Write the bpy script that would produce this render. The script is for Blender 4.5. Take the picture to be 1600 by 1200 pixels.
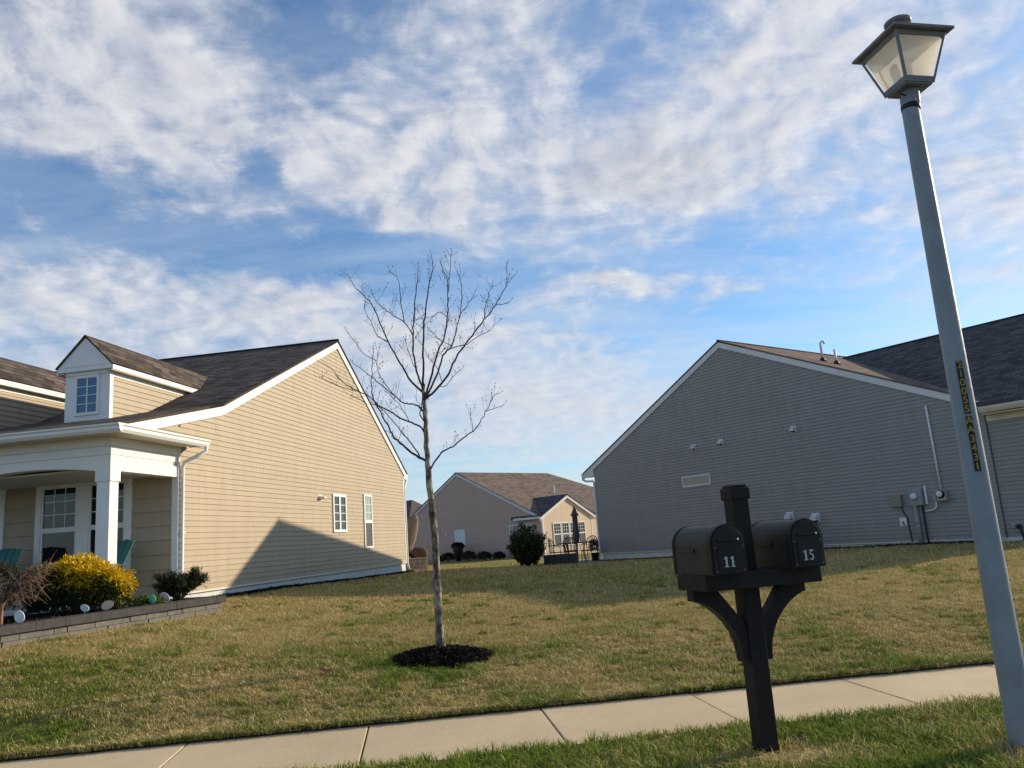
import bpy, bmesh, math, random
import numpy as np
from mathutils import Vector, Matrix

# ------------------------------------------------------------------ scene, camera, light
for o in list(bpy.data.objects):
    bpy.data.objects.remove(o)
SC = bpy.context.scene
COL = SC.collection
RX, RY = 1600.0, 1200.0

cam_d = bpy.data.cameras.new('camera')
cam = bpy.data.objects.new('camera', cam_d)
COL.objects.link(cam)
cam_d.sensor_width = 36.0
cam_d.lens = 1244.7 / 1600.0 * 36.0
cam_d.clip_start = 0.05
cam_d.clip_end = 6000.0
PITCH, ROLL = 0.19064, -0.07038
_fw = Vector((0, math.cos(PITCH), math.sin(PITCH)))
_up = Vector((0, -math.sin(PITCH), math.cos(PITCH)))
_rt = Vector((1, 0, 0))
_R = _rt * math.cos(ROLL) + _up * math.sin(ROLL)
_U = _up * math.cos(ROLL) - _rt * math.sin(ROLL)
cam.matrix_world = Matrix(((_R.x, _U.x, -_fw.x, 0), (_R.y, _U.y, -_fw.y, 0), (_R.z, _U.z, -_fw.z, 1.5), (0, 0, 0, 1)))
SC.camera = cam

SUN_AZ, SUN_EL = math.radians(62.0), math.radians(19.7)      # azimuth from +Y towards +X
SUNV = Vector((math.sin(SUN_AZ) * math.cos(SUN_EL), math.cos(SUN_AZ) * math.cos(SUN_EL), math.sin(SUN_EL)))
sun_d = bpy.data.lights.new('sun', 'SUN')
sun_d.energy = 4.0
sun_d.angle = math.radians(0.55)
sun_d.color = (1.0, 0.84, 0.62)
sun = bpy.data.objects.new('sun', sun_d)
sun.rotation_euler = SUNV.to_track_quat('Z', 'Y').to_euler()
sun.location = (20, 10, 20)
COL.objects.link(sun)

SC.view_settings.view_transform = 'Standard'
SC.view_settings.look = 'None'
SC.view_settings.exposure = 0.5
SC.view_settings.gamma = 1.0
SC.view_settings.use_curve_mapping = False
SC.cycles.use_denoising = True
SC.cycles.max_bounces = 6
SC.cycles.diffuse_bounces = 3
SC.cycles.glossy_bounces = 3
SC.cycles.transparent_max_bounces = 8

# ------------------------------------------------------------------ sky with a broken cloud layer
world = bpy.data.worlds.new('World')
SC.world = world
world.use_nodes = True
NT = world.node_tree
NT.nodes.clear()


class G:
    """small helper to wire math nodes"""
    def __init__(s, nt):
        s.nt = nt

    def node(s, t, **kw):
        n = s.nt.nodes.new(t)
        for k, v in kw.items():
            setattr(n, k, v)
        return n

    def put(s, sock, v):
        if isinstance(v, (int, float)):
            sock.default_value = v
        elif isinstance(v, (tuple, list)):
            sock.default_value = v
        else:
            s.nt.links.new(v, sock)

    def m(s, op, a, b=None, c=None, clamp=False):
        n = s.node('ShaderNodeMath', operation=op)
        n.use_clamp = clamp
        s.put(n.inputs[0], a)
        if b is not None:
            s.put(n.inputs[1], b)
        if c is not None:
            s.put(n.inputs[2], c)
        return n.outputs[0]

    def noise(s, vec, scale, detail=4.0, rough=0.55, lac=2.0, dist=0.0):
        n = s.node('ShaderNodeTexNoise')
        s.put(n.inputs['Vector'], vec)
        n.inputs['Scale'].default_value = scale
        n.inputs['Detail'].default_value = detail
        n.inputs['Roughness'].default_value = rough
        n.inputs['Lacunarity'].default_value = lac
        n.inputs['Distortion'].default_value = dist
        return n

    def ramp(s, fac, stops, interp='LINEAR'):
        n = s.node('ShaderNodeValToRGB')
        n.color_ramp.interpolation = interp
        e = n.color_ramp.elements
        while len(e) > 1:
            e.remove(e[-1])
        for i, (p, c) in enumerate(stops):
            el = e[0] if i == 0 else e.new(p)
            el.position = p
            el.color = (c[0], c[1], c[2], 1) if len(c) == 3 else c
        s.put(n.inputs[0], fac)
        return n.outputs[0]

    def mix(s, fac, a, b, blend='MIX'):
        n = s.node('ShaderNodeMix', data_type='RGBA', blend_type=blend)
        s.put(n.inputs[0], fac)
        s.put(n.inputs[6], a if not isinstance(a, tuple) else (*a[:3], 1))
        s.put(n.inputs[7], b if not isinstance(b, tuple) else (*b[:3], 1))
        return n.outputs[2]


g = G(NT)
tc = g.node('ShaderNodeTexCoord')
nrm = g.node('ShaderNodeVectorMath', operation='NORMALIZE')
NT.links.new(tc.outputs['Generated'], nrm.inputs[0])
sep = g.node('ShaderNodeSeparateXYZ')
NT.links.new(nrm.outputs[0], sep.inputs[0])
dx, dy, dz = sep.outputs[0], sep.outputs[1], sep.outputs[2]
az = g.m('MULTIPLY', g.m('ARCTAN2', dx, dy), 57.29578)
el = g.m('MULTIPLY', g.m('ARCSINE', dz), 57.29578)
zz = g.m('ADD', g.m('MAXIMUM', dz, 0.0), 0.16)
cu = g.m('DIVIDE', dx, zz)
cv = g.m('DIVIDE', dy, zz)
comb = g.node('ShaderNodeCombineXYZ')
NT.links.new(cu, comb.inputs[0])
NT.links.new(cv, comb.inputs[1])
cvec = comb.outputs[0]
# (azimuth, elevation, half-width, half-height, weight) of the cloud masses and of the blue gaps, degrees
MASSES = [(-25, 31.5, 10, 5.5, .30), (-15.5, 28, 6, 4.0, .12), (-21.5, 23.5, 4, 2.5, .18), (4, 27.5, 9, 5, .26), (-7, 25.2, 5, 3.0, .20), (13, 23.8, 6, 2.6, .28),
          (23, 30, 9, 5, .24), (34, 24, 7, 7, .22), (-29, 17, 8, 2.2, .24), (-17, 16.8, 7, 1.6, .16), (-33, 26.8, 3, 2, .10), (8, 17.3, 3, .7, .30),
          (16, 16, 3, .6, .24), (3, 9.5, 15, 3.4, .26), (-8, 14.5, 8, 2.0, .24), (31, 15, 5, 2.5, .16), (-28, 11, 9, 2.4, .22), (0, 36, 6, 3, .14),
          (-18.5, 26.4, 1.8, 2.2, -.30), (-31, 23.2, 6, 2.0, -.22), (-19.5, 20.7, 6, 1.4, -.28), (-9, 20.2, 4, 1.3, -.22), (17.5, 18.6, 8, 1.1, -.16), (21, 12.8, 8, 2.4, -.24),
          (-14, 34, 3.5, 3, -.20), (-4, 17.6, 6, 1.2, -.12), (14, 33.5, 4, 3, -.12)]
# ragged outlines: the masses' coordinates are shaken by noise
rag = g.noise(cvec, 3.6, 7.0, .62)
rsep = g.node('ShaderNodeSeparateColor')
NT.links.new(rag.outputs['Color'], rsep.inputs[0])
az2 = g.m('ADD', az, g.m('MULTIPLY', g.m('SUBTRACT', rsep.outputs[0], .5), 14.0))
el2 = g.m('ADD', el, g.m('MULTIPLY', g.m('SUBTRACT', rsep.outputs[1], .5), 7.0))
bias = None
for (a0, e0, wa, we, wt) in MASSES:
    ta = g.m('DIVIDE', g.m('SUBTRACT', az2, float(a0)), float(wa))
    te = g.m('DIVIDE', g.m('SUBTRACT', el2, float(e0)), float(we))
    q = g.m('ADD', g.m('MULTIPLY', ta, ta), g.m('MULTIPLY', te, te))
    b_ = g.m('MULTIPLY', g.m('EXPONENT', g.m('MULTIPLY', q, -0.7)), float(wt))
    bias = b_ if bias is None else g.m('ADD', bias, b_)
warp = g.noise(cvec, 2.2, 3.0, .5)
wv = g.node('ShaderNodeVectorMath', operation='MULTIPLY_ADD')
NT.links.new(warp.outputs['Color'], wv.inputs[0])
wv.inputs[1].default_value = (.22, .22, 0)
NT.links.new(cvec, wv.inputs[2])


def field(vec):
    a_ = g.noise(vec, 2.6, 10.0, .60).outputs['Fac']
    b_ = g.noise(vec, 10.5, 7.0, .60).outputs['Fac']
    c_ = g.noise(vec, 34.0, 4.0, .60).outputs['Fac']
    return g.m('ADD', g.m('ADD', g.m('MULTIPLY', a_, .95), g.m('MULTIPLY', b_, .50)), g.m('MULTIPLY', c_, .20))


off = g.node('ShaderNodeVectorMath', operation='ADD')
NT.links.new(wv.outputs[0], off.inputs[0])
off.inputs[1].default_value = (.045 * math.sin(SUN_AZ), .045 * math.cos(SUN_AZ), 0)
fA, fB = field(wv.outputs[0]), field(off.outputs[0])
calm = g.m('MULTIPLY', g.m('SUBTRACT', el, 9.0), 1 / 11.0, clamp=True)       # far, low cloud flattens into haze
calm = g.m('MULTIPLY_ADD', calm, .62, .38)
fA = g.m('MULTIPLY_ADD', g.m('SUBTRACT', fA, .83), calm, .83)
fB = g.m('MULTIPLY_ADD', g.m('SUBTRACT', fB, .83), calm, .83)
dens = g.m('SUBTRACT', g.m('ADD', fA, g.m('MULTIPLY', bias, 1.25)), .375)
cover = g.ramp(dens, [(.38, (0, 0, 0)), (.50, (.16, .16, .16)), (.64, (.50, .50, .50)), (.80, (.82, .82, .82)), (1.0, (.96, .96, .96))])
# high thin veil, streaky, thicker towards the horizon
vm = g.node('ShaderNodeMapping')
NT.links.new(cvec, vm.inputs['Vector'])
vm.inputs['Rotation'].default_value = (0, 0, .5)
vm.inputs['Scale'].default_value = (1.0, 3.2, 1.0)
vn = g.noise(vm.outputs[0], 1.6, 8.0, .62).outputs['Fac']
low = g.m('EXPONENT', g.m('MULTIPLY', el, -.085))
veil = g.m('MULTIPLY', g.ramp(vn, [(.36, (.08, .08, .08)), (.68, (1, 1, 1))]), g.m('MULTIPLY_ADD', low, .95, .26), clamp=True)
# the side of each billow that faces the sun is cream white, the far side blue-grey
lit = g.m('MULTIPLY_ADD', g.m('SUBTRACT', fA, fB), 2.6, .56, clamp=True)
ccol = g.mix(lit, (2.75, 3.0, 3.6), (5.35, 5.25, 5.25))
thick = g.ramp(dens, [(.5, (1.0, 1.0, 1.0)), (.78, (1.0, 1.0, 1.0)), (1.08, (.82, .84, .88))])
ccol = g.mix(1.0, ccol, thick, 'MULTIPLY')
sky = g.node('ShaderNodeTexSky', sky_type='NISHITA')
sky.sun_disc = False
sky.sun_elevation = SUN_EL
sky.sun_rotation = SUN_AZ
sky.altitude = 50
sky.air_density = 1.0
sky.dust_density = 0.5
sky.ozone_density = 4.0
skyc = g.mix(1.0, sky.outputs[0], (.78, .93, .98), 'MULTIPLY')
skyc = g.mix(g.m('MULTIPLY', veil, .75), skyc, (4.15, 4.55, 5.05))
fin = g.mix(cover, skyc, ccol)
bg = g.node('ShaderNodeBackground')
bg.inputs['Strength'].default_value = 0.12
NT.links.new(fin, bg.inputs['Color'])
wo = g.node('ShaderNodeOutputWorld')
NT.links.new(bg.outputs[0], wo.inputs[0])

# ------------------------------------------------------------------ materials
MATS = {}


def new_mat(name):
    m = bpy.data.materials.new(name)
    m.use_nodes = True
    nt = m.node_tree
    b = nt.nodes['Principled BSDF']
    MATS[name] = m
    return m, nt, b, G(nt)


def setspec(b, v):
    k = 'Specular IOR Level' if 'Specular IOR Level' in b.inputs else 'Specular'
    b.inputs[k].default_value = v


def plain(name, col, rough=.6, spec=.3, var=.10, scale=6.0, metal=0.0, bump=0.0, bscale=40.0, fine=0.0):
    """base colour with soft blotches and optional fine speckle, optional bump"""
    m, nt, b, gg = new_mat(name)
    t = gg.node('ShaderNodeTexCoord').outputs['Object']
    n = gg.noise(t, scale, 6.0, .6).outputs['Fac']
    lo = tuple(c * (1 - var) for c in col)
    hi = tuple(min(1, c * (1 + var)) for c in col)
    c = gg.ramp(n, [(.3, lo), (.7, hi)])
    if fine:
        f = gg.noise(t, bscale * 2, 3.0, .7).outputs['Fac']
        c = gg.mix(1.0, c, gg.ramp(f, [(.3, (1 - fine,) * 3), (.7, (1, 1, 1))]), 'MULTIPLY')
    nt.links.new(c, b.inputs['Base Color'])
    b.inputs['Roughness'].default_value = rough
    b.inputs['Metallic'].default_value = metal
    setspec(b, spec)
    if bump:
        bn = gg.node('ShaderNodeBump')
        bn.inputs['Strength'].default_value = bump
        bn.inputs['Distance'].default_value = .01
        nb = gg.noise(t, bscale, 4.0, .6).outputs['Fac']
        nt.links.new(nb, bn.inputs['Height'])
        nt.links.new(bn.outputs[0], b.inputs['Normal'])
    return m


def vinyl(name, col, var=.06):
    """vinyl siding: slight per-board tone, faint weather streaks, wood-grain relief"""
    m, nt, b, gg = new_mat(name)
    t = gg.node('ShaderNodeTexCoord').outputs['Object']
    inf = gg.node('ShaderNodeObjectInfo').outputs['Random']
    st = gg.node('ShaderNodeMapping')
    nt.links.new(t, st.inputs['Vector'])
    st.inputs['Scale'].default_value = (3.0, 3.0, .5)
    n = gg.noise(st.outputs[0], 1.4, 5.0, .6).outputs['Fac']
    c = gg.ramp(n, [(.3, tuple(x * (1 - var) for x in col)), (.7, tuple(x * (1 + var) for x in col))])
    k = gg.m('MULTIPLY_ADD', inf, .05, .975)
    cc = gg.node('ShaderNodeCombineXYZ')
    for i in range(3):
        nt.links.new(k, cc.inputs[i])
    c = gg.mix(1.0, c, cc.outputs[0], 'MULTIPLY')
    gz = gg.node('ShaderNodeSeparateXYZ')
    nt.links.new(t, gz.inputs[0])
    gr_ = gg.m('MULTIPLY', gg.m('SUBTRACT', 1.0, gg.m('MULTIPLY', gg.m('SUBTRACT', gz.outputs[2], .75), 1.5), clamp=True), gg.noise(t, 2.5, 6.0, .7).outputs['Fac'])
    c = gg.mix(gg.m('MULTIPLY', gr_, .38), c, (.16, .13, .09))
    nt.links.new(c, b.inputs['Base Color'])
    b.inputs['Roughness'].default_value = .55
    setspec(b, .25)
    return m


def shingle(name, col, hi):
    m, nt, b, gg = new_mat(name)
    uv = gg.node('ShaderNodeUVMap').outputs[0]
    br = gg.node('ShaderNodeTexBrick')
    nt.links.new(uv, br.inputs['Vector'])
    br.inputs['Scale'].default_value = 1.0
    br.inputs['Brick Width'].default_value = .30
    br.inputs['Row Height'].default_value = .14
    br.inputs['Mortar Size'].default_value = .008
    br.inputs['Mortar Smooth'].default_value = .2
    br.inputs['Bias'].default_value = 0.0
    br.inputs['Color1'].default_value = (*col, 1)
    br.inputs['Color2'].default_value = (*hi, 1)
    br.inputs['Mortar'].default_value = tuple(c * .45 for c in col) + (1,)
    n = gg.noise(uv, 90.0, 4.0, .7).outputs['Fac']
    c = gg.mix(1.0, br.outputs['Color'], gg.ramp(n, [(.25, (.6, .6, .6)), (.75, (1.25, 1.25, 1.25))]), 'MULTIPLY')
    n2_ = gg.noise(uv, .7, 4.0, .6).outputs['Fac']
    c = gg.mix(1.0, c, gg.ramp(n2_, [(.3, (.88, .88, .88)), (.7, (1.1, 1.1, 1.1))]), 'MULTIPLY')
    nt.links.new(c, b.inputs['Base Color'])
    b.inputs['Roughness'].default_value = .95
    setspec(b, .1)
    bn = gg.node('ShaderNodeBump')
    bn.inputs['Strength'].default_value = .6
    bn.inputs['Distance'].default_value = .012
    nt.links.new(gg.m('SUBTRACT', n, br.outputs['Fac']), bn.inputs['Height'])
    nt.links.new(bn.outputs[0], b.inputs['Normal'])
    return m


def attr_mat(name, rough=.75, spec=.15, trans=.25, var=.25):
    """colour from the mesh's own colour attribute (leaves, blades), thin and partly translucent"""
    m, nt, b, gg = new_mat(name)
    a = gg.node('ShaderNodeAttribute', attribute_name='Col')
    nt.links.new(a.outputs['Color'], b.inputs['Base Color'])
    b.inputs['Roughness'].default_value = rough
    setspec(b, spec)
    if trans:
        tr = gg.node('ShaderNodeBsdfTranslucent')
        nt.links.new(a.outputs['Color'], tr.inputs['Color'])
        mx = gg.node('ShaderNodeMixShader')
        mx.inputs[0].default_value = trans
        out = nt.nodes['Material Output']
        nt.links.new(b.outputs[0], mx.inputs[1])
        nt.links.new(tr.outputs[0], mx.inputs[2])
        nt.links.new(mx.outputs[0], out.inputs[0])
    return m


def glass(name, col=(.02, .025, .03), rough=.03):
    m, nt, b, gg = new_mat(name)
    t = gg.node('ShaderNodeTexCoord').outputs['Object']
    n = gg.noise(t, .9, 2.0, .5).outputs['Fac']
    bn = gg.node('ShaderNodeBump')
    bn.inputs['Strength'].default_value = .05
    bn.inputs['Distance'].default_value = .02
    nt.links.new(n, bn.inputs['Height'])
    nt.links.new(bn.outputs[0], b.inputs['Normal'])
    b.inputs['Base Color'].default_value = (*col, 1)
    b.inputs['Roughness'].default_value = rough
    setspec(b, .45)
    b.inputs['IOR'].default_value = 1.52
    return m


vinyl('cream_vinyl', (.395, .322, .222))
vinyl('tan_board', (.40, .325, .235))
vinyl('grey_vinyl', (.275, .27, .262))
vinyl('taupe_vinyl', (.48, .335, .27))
vinyl('lit_taupe_vinyl', (.66, .50, .335))  # tan house siding, sunlight put into the colour of its sun-facing walls
plain('white_trim', (.78, .77, .75), .5, .3, .04, 3.0)
plain('grey_trim', (.62, .63, .65), .5, .3, .05, 3.0)
plain('soffit', (.62, .58, .48), .6, .2, .05, 3.0)
plain('foundation', (.60, .62, .61), .85, .15, .10, 1.6, bump=.2, bscale=30, fine=.08)
plain('porch_floor', (.42, .41, .39), .85, .15, .08, 4)
shingle('dark_shingle', (.062, .050, .045), (.18, .145, .12))
shingle('grey_shingle', (.065, .060, .063), (.155, .142, .142))
shingle('lit_brown_shingle', (.13, .10, .085), (.28, .215, .175))  # lighter, browner shingle for roof slopes that face the sun
glass('window_glass', (.012, .014, .016))
glass('dark_screen', (.055, .05, .047), .45)
glass('blind_glass', (.30, .36, .33), .08)
glass('frosted_glass', (.33, .325, .25), .35)
glass('blue_pane', (.035, .13, .235), .12)  # dormer panes, glass with a blue base colour
plain('white_blind', (.66, .68, .66), .6, .3, .03, 5)
plain('lamp_metal', (.19, .20, .21), .55, .35, .18, 9.0, bump=.12, bscale=60)
plain('pole_paint', (.255, .29, .315), .5, .35, .16, 3.2, bump=.2, bscale=30, fine=.12)
plain('black_plastic', (.016, .015, .015), .5, .25, .25, 5, bump=.08, bscale=50)
plain('black_post', (.019, .0165, .0155), .6, .2, .35, 11, bump=.25, bscale=60, fine=.25)
plain('mail_metal', (.030, .027, .024), .5, .3, .38, 9, bump=.10, bscale=34, fine=.2)
plain('number_white', (.50, .51, .52), .6, .3, .05, 20)
plain('label_black', (.02, .018, .014), .6, .3, .1, 20)
plain('label_gold', (.36, .24, .05), .6, .3, .15, 40)
plain('chrome', (.8, .8, .8), .2, .6, .02, 10, metal=1.0)

plain('joint_soil', (.06, .05, .038), .95, .05, .3, 8)
plain('asphalt', (.055, .055, .057), .9, .2, .2, 5, bump=.4, bscale=120, fine=.3)
plain('kerb_concrete', (.42, .41, .38), .9, .15, .1, 2, bump=.2, bscale=60, fine=.1)
plain('block_stone', (.19, .178, .16), .95, .1, .22, 7, bump=.8, bscale=28, fine=.25)
plain('cap_stone', (.085, .08, .078), .95, .1, .22, 9, bump=.9, bscale=30, fine=.3)
plain('patio_stone', (.42, .36, .27), .95, .1, .25, 6, bump=.6, bscale=20, fine=.2)
plain('mulch_soil', (.020, .015, .012), .95, .05, .4, 20, bump=1.0, bscale=45)
plain('soil', (.075, .055, .036), .95, .05, .3, 9, bump=.8, bscale=40)
plain('teal_plastic', (.045, .17, .165), .55, .35, .1, 8)
plain('egg_white', (.74, .76, .74), .5, .3, .06, 18)
plain('egg_blue', (.55, .66, .70), .5, .3, .06, 18)
plain('egg_peach', (.72, .55, .40), .5, .3, .06, 18)
plain('egg_green', (.10, .60, .40), .5, .3, .06, 18)
plain('egg_lilac', (.55, .44, .54), .5, .3, .06, 18)
plain('stake_metal', (.2, .2, .2), .5, .4, .1, 10)
plain('canvas_tan', (.30, .21, .155), .9, .1, .18, 4, bump=.4, bscale=14)
plain('canvas_brown', (.13, .068, .05), .85, .15, .2, 4, bump=.4, bscale=14)
plain('iron_black', (.018, .017, .017), .5, .35, .1, 10)
plain('canvas_dark', (.12, .105, .115), .9, .1, .6, 14)
plain('meter_grey', (.26, .285, .29), .5, .35, .10, 9)
plain('box_beige', (.24, .235, .18), .6, .3, .08, 9)
plain('gas_tan', (.36, .31, .29), .6, .3, .1, 9)
plain('pipe_white', (.70, .71, .72), .5, .3, .05, 9)
plain('bark_dark', (.06, .048, .043), .9, .1, .2, 30)
plain('leaf_brown', (.24, .10, .045), .8, .2, .3, 30)
plain('pale_twig', (.27, .17, .115), .85, .1, .25, 20)
attr_mat('grass_blades', .8, .12, .22)
attr_mat('leaves', .7, .2, .18)
attr_mat('chips', .95, .05, 0)


def bark():
    m, nt, b, gg = new_mat('tree_bark')
    t = gg.node('ShaderNodeTexCoord').outputs['Object']
    mp = gg.node('ShaderNodeMapping')
    mp.inputs['Scale'].default_value = (3.2, 3.2, 1.6)
    nt.links.new(t, mp.inputs['Vector'])
    n = gg.noise(mp.outputs[0], 5.0, 6.0, .65).outputs['Fac']
    c = gg.ramp(n, [(.38, (.04, .032, .028)), (.5, (.16, .13, .10)), (.60, (.40, .34, .27))])
    nt.links.new(c, b.inputs['Base Color'])
    b.inputs['Roughness'].default_value = .92
    setspec(b, .1)
    bn = gg.node('ShaderNodeBump')
    bn.inputs['Strength'].default_value = .8
    bn.inputs['Distance'].default_value = .008
    nt.links.new(n, bn.inputs['Height'])
    nt.links.new(bn.outputs[0], b.inputs['Normal'])


bark()


def concrete_mat():
    m, nt, b, gg = new_mat('concrete')
    t = gg.node('ShaderNodeTexCoord').outputs['Object']
    inf = gg.node('ShaderNodeObjectInfo').outputs['Random']
    big = gg.noise(t, .8, 5.0, .6).outputs['Fac']
    c = gg.ramp(big, [(.3, (.53, .42, .265)), (.7, (.665, .53, .335))])
    spot = gg.noise(t, 5.5, 6.0, .7).outputs['Fac']
    c = gg.mix(gg.ramp(spot, [(.60, (0, 0, 0)), (.74, (.42, .42, .42))]), c, (.30, .245, .17))
    mp = gg.node('ShaderNodeMapping')
    nt.links.new(t, mp.inputs['Vector'])
    mp.inputs['Scale'].default_value = (140, 6, 6)
    broom = gg.noise(mp.outputs[0], 1.0, 3.0, .6).outputs['Fac']
    fine = gg.noise(t, 150.0, 3.0, .7).outputs['Fac']
    c = gg.mix(1.0, c, gg.ramp(fine, [(.3, (.80, .80, .80)), (.7, (1.1, 1.1, 1.1))]), 'MULTIPLY')
    c = gg.mix(1.0, c, gg.ramp(broom, [(.3, (.93, .93, .93)), (.7, (1.04, 1.04, 1.04))]), 'MULTIPLY')
    k = gg.m('MULTIPLY_ADD', inf, .12, .93)
    cc = gg.node('ShaderNodeCombineXYZ')
    for i in range(3):
        nt.links.new(k, cc.inputs[i])
    c = gg.mix(1.0, c, cc.outputs[0], 'MULTIPLY')
    nt.links.new(c, b.inputs['Base Color'])
    b.inputs['Roughness'].default_value = .9
    setspec(b, .12)
    bn = gg.node('ShaderNodeBump')
    bn.inputs['Strength'].default_value = .35
    bn.inputs['Distance'].default_value = .004
    nt.links.new(gg.m('ADD', broom, fine), bn.inputs['Height'])
    nt.links.new(bn.outputs[0], b.inputs['Normal'])


concrete_mat()


def lamp_pane():
    m, nt, b, gg = new_mat('lamp_pane')
    t = gg.node('ShaderNodeTexCoord').outputs['Object']
    n = gg.noise(t, 9.0, 5.0, .6).outputs['Fac']
    c = gg.ramp(n, [(.3, (.86, .82, .74)), (.7, (.95, .93, .88))])
    nt.links.new(c, b.inputs['Base Color'])
    b.inputs['Roughness'].default_value = .35
    tr = gg.node('ShaderNodeBsdfTranslucent')
    nt.links.new(c, tr.inputs['Color'])
    tp = gg.node('ShaderNodeBsdfTransparent')
    mx = gg.node('ShaderNodeMixShader')
    mx.inputs[0].default_value = .88
    nt.links.new(b.outputs[0], mx.inputs[1])
    nt.links.new(tr.outputs[0], mx.inputs[2])
    m2 = gg.node('ShaderNodeMixShader')
    m2.inputs[0].default_value = .15
    nt.links.new(mx.outputs[0], m2.inputs[1])
    nt.links.new(tp.outputs[0], m2.inputs[2])
    nt.links.new(m2.outputs[0], nt.nodes['Material Output'].inputs[0])


lamp_pane()


def lawn_mat():
    m, nt, b, gg = new_mat('lawn_ground')
    t = gg.node('ShaderNodeTexCoord').outputs['Object']
    big = gg.noise(t, .22, 4.0, .55).outputs['Fac']
    mid = gg.noise(t, 2.2, 5.0, .65).outputs['Fac']
    fin = gg.noise(t, 28.0, 5.0, .7).outputs['Fac']
    v = gg.m('ADD', gg.m('MULTIPLY', big, .55), gg.m('MULTIPLY', mid, .45))
    c = gg.ramp(v, [(.36, (.12, .13, .030)), (.48, (.25, .20, .065)), (.62, (.38, .285, .11))])
    c = gg.mix(1.0, c, gg.ramp(fin, [(.3, (.45, .45, .42)), (.55, (1, 1, 1)), (.75, (1.35, 1.3, 1.2))]), 'MULTIPLY')
    nt.links.new(c, b.inputs['Base Color'])
    b.inputs['Roughness'].default_value = .95
    setspec(b, .08)
    bn = gg.node('ShaderNodeBump')
    bn.inputs['Strength'].default_value = 1.0
    bn.inputs['Distance'].default_value = .03
    nt.links.new(fin, bn.inputs['Height'])
    nt.links.new(bn.outputs[0], b.inputs['Normal'])


lawn_mat()

# ------------------------------------------------------------------ mesh helpers


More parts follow.
